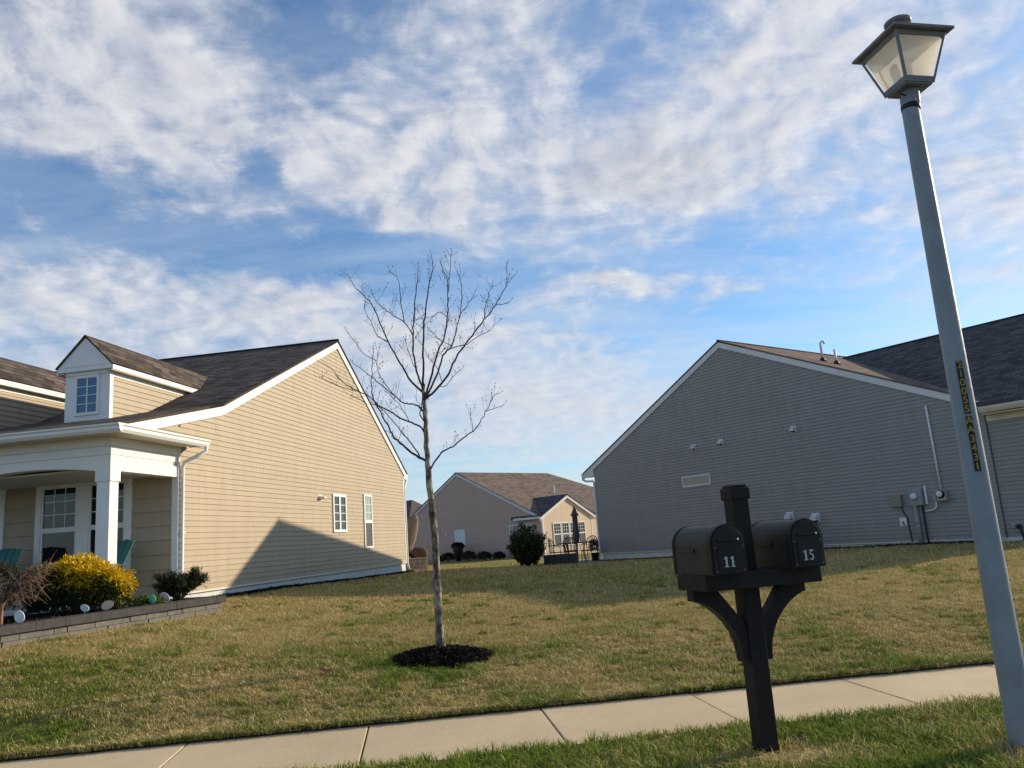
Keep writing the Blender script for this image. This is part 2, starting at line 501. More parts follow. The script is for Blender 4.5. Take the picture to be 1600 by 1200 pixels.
class MB:
    def __init__(s):
        s.v, s.f, s.uv = [], [], {}

    def add(s, vs, fs, uvs=None):
        o = len(s.v)
        s.v += [tuple(p) for p in vs]
        for i, fc in enumerate(fs):
            if uvs:
                s.uv[len(s.f)] = uvs[i]
            s.f.append(tuple(o + k for k in fc))

    def hexa(s, p):          # 8 points: bottom ring 0-3, top ring 4-7
        s.add(p, [(0, 3, 2, 1), (4, 5, 6, 7), (0, 1, 5, 4), (1, 2, 6, 5), (2, 3, 7, 6), (3, 0, 4, 7)])

    def box(s, x0, x1, y0, y1, z0, z1):
        s.hexa([(x0, y0, z0), (x1, y0, z0), (x1, y1, z0), (x0, y1, z0), (x0, y0, z1), (x1, y0, z1), (x1, y1, z1), (x0, y1, z1)])

    def prism(s, poly, fn, a, b):
        """poly: 2-D outline, fn(p, q, h) -> point, extruded from h=a to h=b"""
        n = len(poly)
        vs = [fn(p, q, a) for p, q in poly] + [fn(p, q, b) for p, q in poly]
        fs = [tuple(range(n - 1, -1, -1)), tuple(range(n, 2 * n))]
        fs += [(i, (i + 1) % n, n + (i + 1) % n, n + i) for i in range(n)]
        s.add(vs, fs)

    def tube(s, pts, rad, n=8, cap=True):
        pts = [Vector(p) for p in pts]
        if not isinstance(rad, (list, tuple)):
            rad = [rad] * len(pts)
        rings = []
        ref = Vector((0.13, 0.21, 1)).normalized()
        for i, p in enumerate(pts):
            d = (pts[min(i + 1, len(pts) - 1)] - pts[max(i - 1, 0)]).normalized()
            if abs(d.dot(ref)) > .95:
                ref = Vector((1, .1, .05)).normalized()
            u = d.cross(ref).normalized()
            w = d.cross(u).normalized()
            rings.append([p + (u * math.cos(2 * math.pi * k / n) + w * math.sin(2 * math.pi * k / n)) * rad[i] for k in range(n)])
        vs = [q for r in rings for q in r]
        fs = []
        for i in range(len(pts) - 1):
            for k in range(n):
                fs.append((i * n + k, i * n + (k + 1) % n, (i + 1) * n + (k + 1) % n, (i + 1) * n + k))
        if cap:
            fs.append(tuple(range(n - 1, -1, -1)))
            fs.append(tuple((len(pts) - 1) * n + k for k in range(n)))
        s.add(vs, fs)

    def lathe(s, prof, c=(0, 0, 0), n=20):
        vs, fs = [], []
        for r, z in prof:
            for k in range(n):
                a = 2 * math.pi * k / n
                vs.append((c[0] + r * math.cos(a), c[1] + r * math.sin(a), c[2] + z))
        for i in range(len(prof) - 1):
            for k in range(n):
                fs.append((i * n + k, i * n + (k + 1) % n, (i + 1) * n + (k + 1) % n, (i + 1) * n + k))
        fs.append(tuple(range(n - 1, -1, -1)))
        fs.append(tuple((len(prof) - 1) * n + k for k in range(n)))
        s.add(vs, fs)

    def blob(s, c, r, n=10, m=7, seed=0, jit=.12):
        rg = random.Random(seed)
        vs, fs = [], []
        for i in range(m + 1):
            th = math.pi * i / m
            for k in range(n):
                a = 2 * math.pi * k / n
                j = 1 + rg.uniform(-jit, jit)
                vs.append((c[0] + r[0] * math.sin(th) * math.cos(a) * j, c[1] + r[1] * math.sin(th) * math.sin(a) * j, c[2] + r[2] * math.cos(th) * j))
        for i in range(m):
            for k in range(n):
                fs.append((i * n + k, (i + 1) * n + k, (i + 1) * n + (k + 1) % n, i * n + (k + 1) % n))
        s.add(vs, fs)

    def build(s, name, mat, parent=None, smooth=False, bevel=0, fix=True):
        me = bpy.data.meshes.new(name)
        me.from_pydata([tuple(map(float, p)) for p in s.v], [], s.f)
        if s.uv:
            ul = me.uv_layers.new(name='UVMap')
            for pi, uvs in s.uv.items():
                for li, q in zip(me.polygons[pi].loop_indices, uvs):
                    ul.data[li].uv = q
        if fix or bevel:
            bm = bmesh.new()
            bm.from_mesh(me)
            bmesh.ops.recalc_face_normals(bm, faces=bm.faces)
            if bevel:
                bmesh.ops.bevel(bm, geom=list(bm.edges), offset=bevel, segments=2, profile=.6, affect='EDGES', clamp_overlap=True)
            bm.to_mesh(me)
            bm.free()
        if smooth:
            for p in me.polygons:
                p.use_smooth = True
        me.materials.append(MATS[mat])
        o = bpy.data.objects.new(name, me)
        COL.objects.link(o)
        if parent is not None:
            o.parent = parent
        return o


def tag(o, label=None, cat=None, group=None, kind=None):
    if label:
        o['label'] = label
    if cat:
        o['category'] = cat
    if group:
        o['group'] = group
    if kind:
        o['kind'] = kind
    return o


def thing(name, label, cat, loc=(0, 0, 0), rz=0.0, group=None):
    o = bpy.data.objects.new(name, None)
    o.empty_display_size = .2
    COL.objects.link(o)
    o.location = loc
    o.rotation_euler = (0, 0, rz)
    return tag(o, label, cat, group)


def part_group(name, parent):
    o = bpy.data.objects.new(name, None)
    COL.objects.link(o)
    o.parent = parent
    return o


def fast_mesh(name, V, F, mat, cols=None, parent=None, nverts=3):
    """numpy triangles/quads -> mesh with a point colour attribute"""
    me = bpy.data.meshes.new(name)
    me.vertices.add(len(V))
    me.vertices.foreach_set('co', np.ascontiguousarray(V, dtype=np.float32).ravel())
    k = F.shape[1]
    me.loops.add(F.size)
    me.loops.foreach_set('vertex_index', np.ascontiguousarray(F, dtype=np.int32).ravel())
    me.polygons.add(len(F))
    me.polygons.foreach_set('loop_start', np.arange(0, F.size, k, dtype=np.int32))
    me.polygons.foreach_set('loop_total', np.full(len(F), k, dtype=np.int32))
    if cols is not None:
        a = me.color_attributes.new('Col', 'FLOAT_COLOR', 'POINT')
        a.data.foreach_set('color', np.ascontiguousarray(np.c_[cols, np.ones(len(cols))], dtype=np.float32).ravel())
    me.update(calc_edges=True)
    me.materials.append(MATS[mat])
    o = bpy.data.objects.new(name, me)
    COL.objects.link(o)
    if parent is not None:
        o.parent = parent
    return o


def roof_slab(name, mat, parent, p0, p1, p2, p3, th=.05):
    """p0,p1 along the eave, p2,p3 along the ridge (p3 above p0); UV in metres"""
    P = [Vector(p) for p in (p0, p1, p2, p3)]
    nrm_ = (P[1] - P[0]).cross(P[3] - P[0]).normalized()
    if nrm_.z < 0:
        nrm_ = -nrm_
    lo = [p - nrm_ * th for p in P]
    eu = (P[1] - P[0]).normalized()
    ev = (P[3] - P[0])
    ev = (ev - eu * ev.dot(eu)).normalized()
    uvt = [((p - P[0]).dot(eu), (p - P[0]).dot(ev)) for p in P]
    mb = MB()
    side = [(0, 0), (.1, 0), (.1, .05), (0, .05)]
    mb.add(P + lo, [(0, 1, 2, 3), (7, 6, 5, 4), (0, 4, 5, 1), (1, 5, 6, 2), (2, 6, 7, 3), (3, 7, 4, 0)], [uvt, uvt[::-1], side, side, side, side])
    return mb.build(name, mat, parent, fix=False)


_bz = random.Random(77)


def seams(row, length):
    """joints of the siding panels; two courses make one panel"""
    r_ = random.Random(row // 2 * 31 + int(length * 10))
    x = r_.uniform(.9, 3.4)
    out = []
    while x < length:
        out.append(x)
        x += 3.66
    return out


class Frame:
    """wall frame: u along the wall, z up, n outwards (house-local)"""
    def __init__(s, fn):
        s.fn = fn

    def box(s, mb, u0, u1, z0, z1, n0, n1):
        f = s.fn
        mb.hexa([f(u0, z0, n0), f(u1, z0, n0), f(u1, z0, n1), f(u0, z0, n1), f(u0, z1, n0), f(u1, z1, n0), f(u1, z1, n1), f(u0, z1, n1)])

    def course(s, name, mat, parent, z0, z1, a0, b0, a1, b1, nb=.018, ntp=.004, brk=()):
        """one lap board course between z0 and z1 (a0..b0 at the bottom, a1..b1 at the top), broken into boards at brk"""
        f = s.fn
        cuts = [c for c in brk if max(a0, a1) + .3 < c < min(b0, b1) - .3]
        ends = [None] + cuts + [None]
        for i in range(len(ends) - 1):
            l0, l1 = (a0, a1) if ends[i] is None else (ends[i] - .012, ends[i] - .012)
            r0, r1 = (b0, b1) if ends[i + 1] is None else (ends[i + 1] + .012, ends[i + 1] + .012)
            e = .0016 * (i % 2) + _bz.uniform(0, .0009)
            mb = MB()
            mb.hexa([f(l0, z0, -.004), f(r0, z0, -.004), f(r0, z0, nb + e), f(l0, z0, nb + e), f(l1, z1, -.004), f(r1, z1, -.004), f(r1, z1, ntp + e), f(l1, z1, ntp + e)])
            mb.build(name, mat, parent)

    def window(s, parent, u0, u1, z0, z1, frame='white_trim', fw=.07, proud=.05, sashes=(), glassmat='window_glass', rec=.030, mull=()):
        """framed window; sashes: list of (u0,u1,z0,z1,cols,rows,glass,bar) in wall coordinates"""
        w = part_group('window', parent)
        for (a, b, c, d) in ((u0, u1, z1 - fw, z1), (u0, u1, z0, z0 + fw), (u0, u0 + fw, z0 + fw, z1 - fw), (u1 - fw, u1, z0 + fw, z1 - fw)):
            mb = MB()
            s.box(mb, a, b, c, d, -.01, proud)
            mb.build('frame', frame, w, bevel=.005)
        for (a, b, c, d) in mull:
            mb = MB()
            s.box(mb, a, b, c, d, -.01, proud - .004)
            mb.build('mullion', frame, w, bevel=.004)
        for (a, b, c, d, nc, nr, gm, bar) in sashes:
            for i in range(nc):
                for j in range(nr):
                    mb = MB()
                    ca, cb = a + (b - a) * i / nc, a + (b - a) * (i + 1) / nc
                    da, db = c + (d - c) * j / nr, c + (d - c) * (j + 1) / nr
                    s.box(mb, ca, cb, da, db, 0.0, rec)
                    mb.build('pane', gm, w)
            if bar:
                for i in range(1, nc):
                    mb = MB()
                    x = a + (b - a) * i / nc
                    s.box(mb, x - bar / 2, x + bar / 2, c, d, rec - .002, rec + .006)
                    mb.build('muntin', frame, w)
                for j in range(1, nr):
                    mb = MB()
                    z = c + (d - c) * j / nr
                    s.box(mb, a, b, z - bar / 2, z + bar / 2, rec - .002, rec + .0075)
                    mb.build('muntin', frame, w)
        return w


def shift_z(root, zb):
    """root stands at height zb; its children were built with absolute heights"""
    root.location.z = zb
    for c in root.children:
        c.location.z -= zb

# ------------------------------------------------------------------ terrain
SWA = math.atan2(1.17, 8.71)                      # heading of the pavement
SD = np.array([math.cos(SWA), math.sin(SWA)])     # along it
SN = np.array([-math.sin(SWA), math.cos(SWA)])    # across it, away from the road
SW0 = np.array([0.0, 7.53])                       # a point on its lawn-side edge
SW_W = 1.42

O1 = np.array([-6.281, 14.725]); A1 = -0.1608     # cream house: front corner of its gable wall, rotation
X1 = np.array([math.cos(A1), math.sin(A1)]); Y1 = np.array([-math.sin(A1), math.cos(A1)])
O2 = np.array([2.911, 30.622]); T2 = np.array([.5916, -.8062]); D2 = np.array([.8062, .5916])   # grey house: far corner, along, inwards
WB, WA = np.array([-6.33, 9.85]), np.array([-5.21, 13.77])     # garden wall from WB to WA
WU = (WA - WB) / np.linalg.norm(WA - WB); WN = np.array([-WU[1], WU[0]])   # WN points to the bed

ctrl = [(x, 7.53 + .1343 * x, .035) for x in (-16, -11, -7, -4.4, -1.5, 1.4, 4.3, 7, 11, 16)]
ctrl += [(-6.33, 9.85, .655), (-5.8, 11.7, .65), (-5.2, 13.77, .645), (-6.06, 16.1, .75), (-5.1, 22, .67), (-4.1, 28.1, .60),
         (-8.2, 6.9, .3), (-9.0, 9.0, .66), (-1.04, 9.6, .19), (2.9, 30.6, .42), (6.8, 25.3, .53), (10.66, 20.06, .62), (14.5, 15.2, .62), (18, 12, .40),
         (.57, 29, .46), (1.7, 31.5, .42), (-3.9, 30.5, .58), (-1, 45, .26), (-5, 55, .22), (5, 60, .16), (-20, 55, .3), (22, 48, .3), (-16, 30, .6), (4, 12.5, .38), (0, 17, .60)]
ctrl = np.array(ctrl)


def _phi(r):
    return np.where(r > 1e-6, r * r * np.log(np.maximum(r, 1e-6)), 0)


_n = len(ctrl)
_K = _phi(np.hypot(ctrl[:, None, 0] - ctrl[None, :, 0], ctrl[:, None, 1] - ctrl[None, :, 1])) + np.eye(_n) * .02
_P = np.c_[np.ones(_n), ctrl[:, :2]]
_M = np.block([[_K, _P], [_P.T, np.zeros((3, 3))]])
_w = np.linalg.solve(_M, np.r_[ctrl[:, 2], 0, 0, 0])


def lawn_z(x, y):
    x = np.asarray(x, float); y = np.asarray(y, float)
    out = np.full(x.shape, _w[_n]) + _w[_n + 1] * x + _w[_n + 2] * y
    for i in range(_n):
        out = out + _w[i] * _phi(np.hypot(x - ctrl[i, 0], y - ctrl[i, 1]))
    q = (x - SW0[0]) * SN[0] + (y - SW0[1]) * SN[1]
    far = np.clip((np.hypot(x, y - 15) - 42) / 15, 0, 1)
    out = np.clip(out, .02, .95) * (1 - far) + .2 * far
    near = np.clip(q / .9, 0, 1)
    out = .035 * (1 - near) + out * near
    return out + .010 * np.sin(x * 1.7 + .6 * y) * np.sin(y * 1.3 - .4 * x) * near


def pq(p, q):
    return SW0[0] + SD[0] * p + SN[0] * q, SW0[1] + SD[1] * p + SN[1] * q


ps = np.r_[np.linspace(-60, -15, 16)[:-1], np.linspace(-15, 18, 111), np.linspace(18, 60, 15)[1:]]
qs = np.r_[np.linspace(0.0, 2, 11)[:-1], np.linspace(2, 25, 78), np.linspace(25, 75, 34)[1:]]
PP, QQ = np.meshgrid(ps, qs)
LX, LY = pq(PP, QQ)
LZ = lawn_z(LX, LY)
V = np.stack([LX, LY, LZ], -1).reshape(-1, 3)
nc, nr = len(ps), len(qs)
idx = np.arange(nc * nr).reshape(nr, nc)
F = np.stack([idx[:-1, :-1], idx[:-1, 1:], idx[1:, 1:], idx[1:, :-1]], -1).reshape(-1, 4)
lawn = fast_mesh('lawn', V, F, 'lawn_ground')
for p_ in lawn.data.polygons:
    p_.use_smooth = True
tag(lawn, 'dormant tan and green lawn rising from the pavement to the houses', 'lawn', kind='structure')

mb = MB()
mb.box(-3000, 3000, -1500, 4500, -.6, -.35)
tag(mb.build('ground', 'lawn_ground'), 'flat open ground stretching away to the horizon', 'ground', kind='structure')

# soil step between lawn and pavement
mb = MB()
for i in range(-46, 46):
    a, b = i * .5, i * .5 + .5
    (x0, y0), (x1, y1) = pq(a, .02), pq(b, .02)
    (x2, y2), (x3, y3) = pq(b, -.035), pq(a, -.035)
    mb.add([(x0, y0, .034), (x1, y1, .034), (x2, y2, -.05), (x3, y3, -.05)], [(0, 1, 2, 3)])
tag(mb.build('soil_edge', 'soil', fix=False), 'dark cut soil edge between lawn and pavement', 'soil', kind='structure')

# pavement: bed and single slabs
side = thing('sidewalk', 'pale concrete pavement of square slabs along the lawn', 'pavement', (SW0[0], SW0[1], 0), SWA)
side['kind'] = 'structure'
mb = MB()
mb.box(-46, 46, -SW_W + .01, -.03, -.2, -.022)
mb.build('bed', 'joint_soil', side)
JT = [-4.47 - 1.48 * k for k in range(12, 0, -1)] + [-4.43, -2.96, -1.46, .045, 1.42, 2.885, 4.335] + [4.335 + 1.48 * k for k in range(1, 12)]
for i in range(len(JT) - 1):
    a, b = JT[i] + .006, JT[i + 1] - .006
    mb = MB()
    dz = random.Random(i).uniform(-.002, .002)
    mb.box(a, b, -SW_W, -.03, -.1, dz)
    mb.build('slab', 'concrete', side, bevel=.008)

# verge, kerb and road in front
mb = MB()
for i in range(-60, 60):
    for j in range(4):
        pts = []
        for (pa, qa) in ((i * .7, j), (i * .7 + .7, j), (i * .7 + .7, j + 1), (i * .7, j + 1)):
            q = -SW_W - 2.2 * qa / 4
            x, y = pq(pa, q)
            z = .012 - .03 * qa / 4 + .008 * math.sin(pa * 2.1 + qa * 1.7)
            pts.append((x, y, z))
        mb.add(pts, [(0, 1, 2, 3)])
tag(mb.build('verge', 'lawn_ground', smooth=True), 'strip of greener grass between pavement and street', 'verge', kind='structure')
kerb = thing('kerb', 'low concrete kerb along the street side of the verge', 'kerb', (SW0[0], SW0[1], 0), SWA)
kerb['kind'] = 'structure'
for i in range(-14, 14):
    mb = MB()
    mb.box(i * 3 + .006, i * 3 + 2.994, -SW_W - 2.36, -SW_W - 2.2, -.35, .0)
    mb.build('kerb_stone', 'kerb_concrete', kerb, bevel=.02)
mb = MB()
mb.add([(*pq(-60, -SW_W - 2.36), -.14), (*pq(60, -SW_W - 2.36), -.14), (*pq(60, -SW_W - 11), -.14), (*pq(-60, -SW_W - 11), -.14)], [(0, 1, 2, 3)])
tag(mb.build('road', 'asphalt'), 'dark asphalt residential street at the camera', 'road', kind='structure')

TREE = np.array([-1.039, 9.6])
POST = np.array([1.494, 5.605])
LAMP = np.array([3.03, 5.35])


def bed_mask(x, y):
    s = (x - WB[0]) * WU[0] + (y - WB[1]) * WU[1]
    n = (x - WB[0]) * WN[0] + (y - WB[1]) * WN[1]
    return (n > -.14) & (s > -9) & (s < 4.2)


def blocked(x, y):
    ux = (x - O1[0]) * X1[0] + (y - O1[1]) * X1[1]
    uy = (x - O1[0]) * Y1[0] + (y - O1[1]) * Y1[1]
    b = (ux < .26) & (uy > -1.0) & (uy < 14.2)
    b |= bed_mask(x, y)
    vx = (x - O2[0]) * T2[0] + (y - O2[1]) * T2[1]
    vy = (x - O2[0]) * D2[0] + (y - O2[1]) * D2[1]
    b |= (vy > -.16) & (vx > -.3) & (vx < 15.8) & (vy < 14)
    b |= ((x - TREE[0] - .02) / .60) ** 2 + ((y - TREE[1] + .02) / .52) ** 2 < 1
    b |= (x > .7) & (x < 3.6) & (y > 29.6) & (y < 33.5)
    return b


rng = np.random.default_rng(11)


def vnoise(x, y, s, seed):
    """cheap smooth value noise"""
    r = np.random.default_rng(seed)
    tab = r.random((256, 256))
    xx, yy = x / s + 1000, y / s + 1000
    i, j = np.floor(xx).astype(int), np.floor(yy).astype(int)
    fx, fy = xx - i, yy - j
    fx, fy = fx * fx * (3 - 2 * fx), fy * fy * (3 - 2 * fy)
    t = lambda a, b: tab[a % 256, b % 256]
    return (t(i, j) * (1 - fx) + t(i + 1, j) * fx) * (1 - fy) + (t(i, j + 1) * (1 - fx) + t(i + 1, j + 1) * fx) * fy


TAN = np.array([(.58, .42, .165), (.67, .51, .24), (.46, .34, .13), (.54, .44, .16), (.80, .66, .38)])
GRN = np.array([(.15, .24, .026), (.22, .30, .035), (.10, .165, .022), (.28, .33, .055)])


def blades(name, label, x, y, z, h, wdt, green, seg, lean, parent=None):
    """one object of grass blades; h, wdt, green per blade arrays"""
    n = len(x)
    az_ = rng.random(n) * 6.2832
    ln = lean * (.35 + rng.random(n))
    dxl, dyl = np.cos(az_) * ln * h, np.sin(az_) * ln * h
    wa = az_ + 1.5708 + rng.normal(0, .5, n)
    wx, wy = np.cos(wa) * wdt / 2, np.sin(wa) * wdt / 2
    isg = rng.random(n) < green
    c = np.where(isg[:, None], GRN[rng.integers(0, len(GRN), n)], TAN[rng.integers(0, len(TAN), n)])
    c = c * (.75 + .5 * rng.random(n))[:, None]
    base = np.stack([x, y, z - .012], -1)
    if seg == 1:
        V = np.empty((n, 3, 3))
        V[:, 0] = base + np.stack([-wx, -wy, 0 * wx], -1)
        V[:, 1] = base + np.stack([wx, wy, 0 * wx], -1)
        V[:, 2] = base + np.stack([dxl, dyl, h], -1)
        k = 3
        Ft = np.array([[0, 1, 2]])
    else:
        V = np.empty((n, 5, 3))
        V[:, 0] = base + np.stack([-wx, -wy, 0 * wx], -1)
        V[:, 1] = base + np.stack([wx, wy, 0 * wx], -1)
        mid = base + np.stack([dxl * .35, dyl * .35, h * .62], -1)
        V[:, 2] = mid + np.stack([wx * .75, wy * .75, 0 * wx], -1)
        V[:, 3] = mid - np.stack([wx * .75, wy * .75, 0 * wx], -1)
        V[:, 4] = base + np.stack([dxl, dyl, h * (1.0 - .25 * np.minimum(ln, 1.5))], -1)
        k = 5
        Ft = np.array([[0, 1, 2], [0, 2, 3], [3, 2, 4]])
    Fa = (np.arange(n)[:, None, None] * k + Ft[None]).reshape(-1, 3)
    cc = np.repeat(c[:, None, :], k, 1)
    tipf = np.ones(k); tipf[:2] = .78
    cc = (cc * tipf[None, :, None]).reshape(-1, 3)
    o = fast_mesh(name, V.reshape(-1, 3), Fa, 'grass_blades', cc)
    return tag(o, label, 'grass', kind='stuff')


def greenness(x, y):
    q = (x - SW0[0]) * SN[0] + (y - SW0[1]) * SN[1]
    gq = .26 + .75 * (vnoise(x, y, 1.1, 3) - .5) + .85 * (vnoise(x, y, .30, 5) - .5) + .5 * (vnoise(x, y, 4.5, 8) - .5)
    gq += .24 * np.exp(-(q / .7) ** 2)
    rt = np.hypot((x - TREE[0]) / 1.5, (y - TREE[1] + .15) / .85)
    gq += .75 * np.exp(-(rt ** 2))
    fade = np.clip((q - 4) / 8, 0, 1)
    return np.clip(gq * (1 - .3 * fade), .03, .97)


def lawn_blades(q0, q1, p0, p1, dens, hm, wm, seg, name, label, lean=.9):
    n = int((q1 - q0) * (p1 - p0) * dens)
    p = rng.uniform(p0, p1, n); q = rng.uniform(q0, q1, n)
    x, y = pq(p, q)
    keep = ~blocked(x, y) & (np.abs(x / np.maximum(y, .1)) < .82)
    clump = vnoise(x, y, .11, 21) * .6 + vnoise(x, y, .045, 23) * .4
    keep &= clump > .22 + .25 * rng.random(n)
    x, y, q, clump = x[keep], y[keep], q[keep], clump[keep]
    gr = greenness(x, y)
    h = hm * (.40 + .85 * rng.random(len(x))) * (.45 + 1.15 * clump) * (.85 + .5 * gr)
    h *= np.where(q < .10, 1.25, 1.0)
    w = wm * (.7 + .6 * rng.random(len(x)))
    return blades(name, label, x, y, lawn_z(x, y), h, w, gr, seg, lean)


lawn_blades(-.03, 2.6, -6.6, 7.4, 7600, .050, .0055, 2, 'lawn_grass', 'short dry grass of the lawn beside the pavement', 1.0)
lawn_blades(2.6, 6.2, -8.0, 10.5, 2900, .050, .0085, 1, 'lawn_grass', 'short dry grass around the middle of the lawn', 1.0)
lawn_blades(6.2, 13, -8.0, 14.5, 900, .052, .014, 1, 'lawn_grass', 'short grass on the lawn between the houses', 1.0)
lawn_blades(13, 28, -9.0, 14, 260, .055, .024, 1, 'lawn_grass', 'short grass at the far end of the lawn', 1.0)
# taller dark green tufts scattered through the turf
n = 190
tp = rng.uniform(-6.5, 8.5, n); tq = rng.uniform(.05, 7.5, n) ** 1.0
kk = 80
pp_ = np.repeat(tp, kk) + rng.normal(0, .055, n * kk); qq_ = np.repeat(tq, kk) + rng.normal(0, .04, n * kk)
x, y = pq(pp_, qq_)
ok = ~blocked(x, y)
x, y, qq_ = x[ok], y[ok], qq_[ok]
blades('grass_tufts', 'scattered darker green grass tufts and weeds in the lawn', x, y, lawn_z(x, y), .060 * (.5 + .8 * rng.random(len(x))), .005 + .0012 * qq_, np.full(len(x), .93), 2, .9)
# dry clippings blown onto the pavement
n = 700
p = rng.uniform(-7, 8, n); q = np.where(rng.random(n) < .6, -.04 - np.abs(rng.normal(0, .10, n)), -SW_W + .02 + np.abs(rng.normal(0, .12, n)))
q = np.clip(q, -SW_W + .01, -.035)
x, y = pq(p, q)
blades('grass_clippings', 'dry grass clippings lying along both edges of the pavement', x, y, np.full(n, .016), .006 + .004 * rng.random(n), np.full(n, .004), np.full(n, .15), 2, 5.0)
# fringe that hangs over the pavement edge
n = 34000
p = rng.uniform(-7.5, 8.5, n); q = rng.normal(0.0, .022, n) - .075 * np.clip(vnoise(p, p * 0, .17, 41) * .6 + vnoise(p, p * 0, .05, 43) * .4 - .42, 0, 1)
x, y = pq(p, q)
gr = np.clip(.5 + .5 * (vnoise(x, y, .3, 4) - .5), 0, 1)
blades('edge_grass', 'ragged grass fringe along the lawn side of the pavement', x, y, np.full(n, .03), .046 * (.5 + rng.random(n)), np.full(n, .0055), gr, 2, 1.3)
# verge grass, longer and greener
n = 130000
p = rng.uniform(-3.2, 6.8, n); q = -SW_W + .02 - np.abs(rng.normal(0, 1, n)) * .0 - rng.uniform(0, 1.9, n)
x, y = pq(p, q)
clump = vnoise(x, y, .10, 31) * .6 + vnoise(x, y, .05, 33) * .4
bare = np.exp(-(((x - POST[0] - .10) / .40) ** 2 + ((y - POST[1] + .17) / .20) ** 2)) + .7 * np.exp(-(((x - LAMP[0] + .1) / .3) ** 2 + ((y - LAMP[1] + .1) / .12) ** 2))
keep = (clump > .22 + .22 * rng.random(n)) & (rng.random(n) > bare * .93) & (np.hypot(x - POST[0], y - POST[1]) > .10) & (np.hypot(x - LAMP[0], y - LAMP[1]) > .09)
x, y, q, clump, bare = x[keep], y[keep], q[keep], clump[keep], bare[keep]
gr = np.clip(.93 + .4 * (vnoise(x, y, .5, 6) - .5) - .9 * bare - .28 * np.clip((x - 1.9) / 1.0, 0, 1), .05, .97)
h = .074 * (.45 + .8 * rng.random(len(x))) * (.6 + .9 * clump)
blades('verge_grass', 'longer green grass of the verge around mailbox post and lamp pole', x, y, np.full(len(x), .008), h, .0062 * (.7 + .6 * rng.random(len(x))), gr, 2, .85)
# dry straw on the bare patch at the mailbox post
n = 5200
x = rng.normal(POST[0] + .12, .24, n); y = rng.normal(POST[1] - .17, .12, n)
blades('dead_grass', 'straw coloured dead grass at the foot of the mailbox post', x, y, np.full(n, .012), .035 * (.4 + rng.random(n)), np.full(n, .006), np.full(n, .03), 2, 2.2)

# ------------------------------------------------------------------ cream house (left)
def rake_span(prof, z):
    """u-range of a gable profile (list of (u,z) from left eave over the peak to right eave) at height z"""
    us = []
    for (u0, z0), (u1, z1) in zip(prof[:-1], prof[1:]):
        if (z0 - z) * (z1 - z) <= 0 and z0 != z1:
            us.append(u0 + (u1 - u0) * (z - z0) / (z1 - z0))
    return us


house = thing('cream_house', 'cream sided single storey house with dark roof, dormers and white porch', 'house', (O1[0], O1[1], 0), A1)
gable = Frame(lambda u, z, n: (n, u, z))          # side wall, outwards +x
front = Frame(lambda u, z, n: (u, -n, z))         # porch wall, outwards -y
FT1 = .94                                          # top of the foundation
ROOF1 = [(-2.28, 3.70), (1.48, 4.63), (7.85, 7.49), (14.02, 4.04)]
WALLT = [(0.0, 4.06), (1.48, 4.43), (7.85, 7.30), (13.7, 4.02)]
mb = MB()
mb.prism([(0, FT1 - .02), (0, 4.05), (1.48, 4.42), (7.85, 7.29), (13.7, 4.01), (13.7, FT1 - .02)], lambda p, q, h: (h, p, q), -11.0, -.012)
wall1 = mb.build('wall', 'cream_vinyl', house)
mb = MB()
mb.box(-11.0, -.03, .02, 13.68, .1, FT1)
mb.build('foundation', 'foundation', house)
LAP = .1083
z = FT1
while z < 7.2:
    z1 = min(z + LAP, 7.28)
    def sp(zq):
        zq = min(zq, 7.27)
        lo = 0.0 if zq <= 4.06 else rake_span(WALLT[:3], zq)[0]
        hi = 13.7 if zq <= 4.02 else rake_span(WALLT[2:], zq)[0]
        return lo, hi
    (a0, b0), (a1_, b1_) = sp(z), sp(z1)
    gable.course('siding_course', 'cream_vinyl', wall1, z, z1, a0, b0, a1_, b1_, brk=seams(round((z - FT1) / LAP), 13.7))
    z += LAP
mb = MB()
gable.box(mb, 0, 13.7, FT1 - .035, FT1 + .002, -.01, .02)
mb.build('starter_strip', 'soffit', house)
# roof planes
XE = .075
roof1 = roof_slab('roof', 'dark_shingle', house, (XE, 1.48, 4.63), (-11, 1.48, 4.63), (-11, 7.85, 7.49), (XE, 7.85, 7.49), .045)
roof_slab('roof', 'dark_shingle', house, (XE, -2.30, 3.695), (-11, -2.30, 3.695), (-11, 1.475, 4.629), (XE, 1.475, 4.629), .045)
roof_slab('roof', 'dark_shingle', house, (XE, 14.06, 4.02), (-11, 14.06, 4.02), (-11, 7.855, 7.489), (XE, 7.855, 7.489), .045)
mb = MB()
mb.tube([(XE, 7.85, 7.485), (-11, 7.85, 7.485)], .05, 6)
mb.build('ridge_cap', 'dark_shingle', house)


def rake_board(parent, fr, pts, hgt, n0, n1, mat='white_trim', drop=.05):
    for (u0, z0), (u1, z1) in zip(pts[:-1], pts[1:]):
        f = fr.fn
        mb = MB()
        mb.hexa([f(u0, z0 - drop - hgt, n0), f(u1, z1 - drop - hgt, n0), f(u1, z1 - drop - hgt, n1), f(u0, z0 - drop - hgt, n1),
                 f(u0, z0 - drop, n0), f(u1, z1 - drop, n0), f(u1, z1 - drop, n1), f(u0, z0 - drop, n1)])
        mb.build('rake_board', mat, parent, bevel=.006)


rake_board(house, gable, [(-1.62, 3.865), (1.478, 4.63)], .19, .004, .05)
rake_board(house, gable, [(1.482, 4.63), (7.848, 7.488)], .19, .004, .0502)
rake_board(house, gable, [(7.852, 7.488), (14.0, 4.05)], .21, .004, .05)
mb = MB()
gable.box(mb, 13.72, 14.02, 3.80, 3.90, -.4, .048)
mb.build('soffit', 'white_trim', house, bevel=.01)
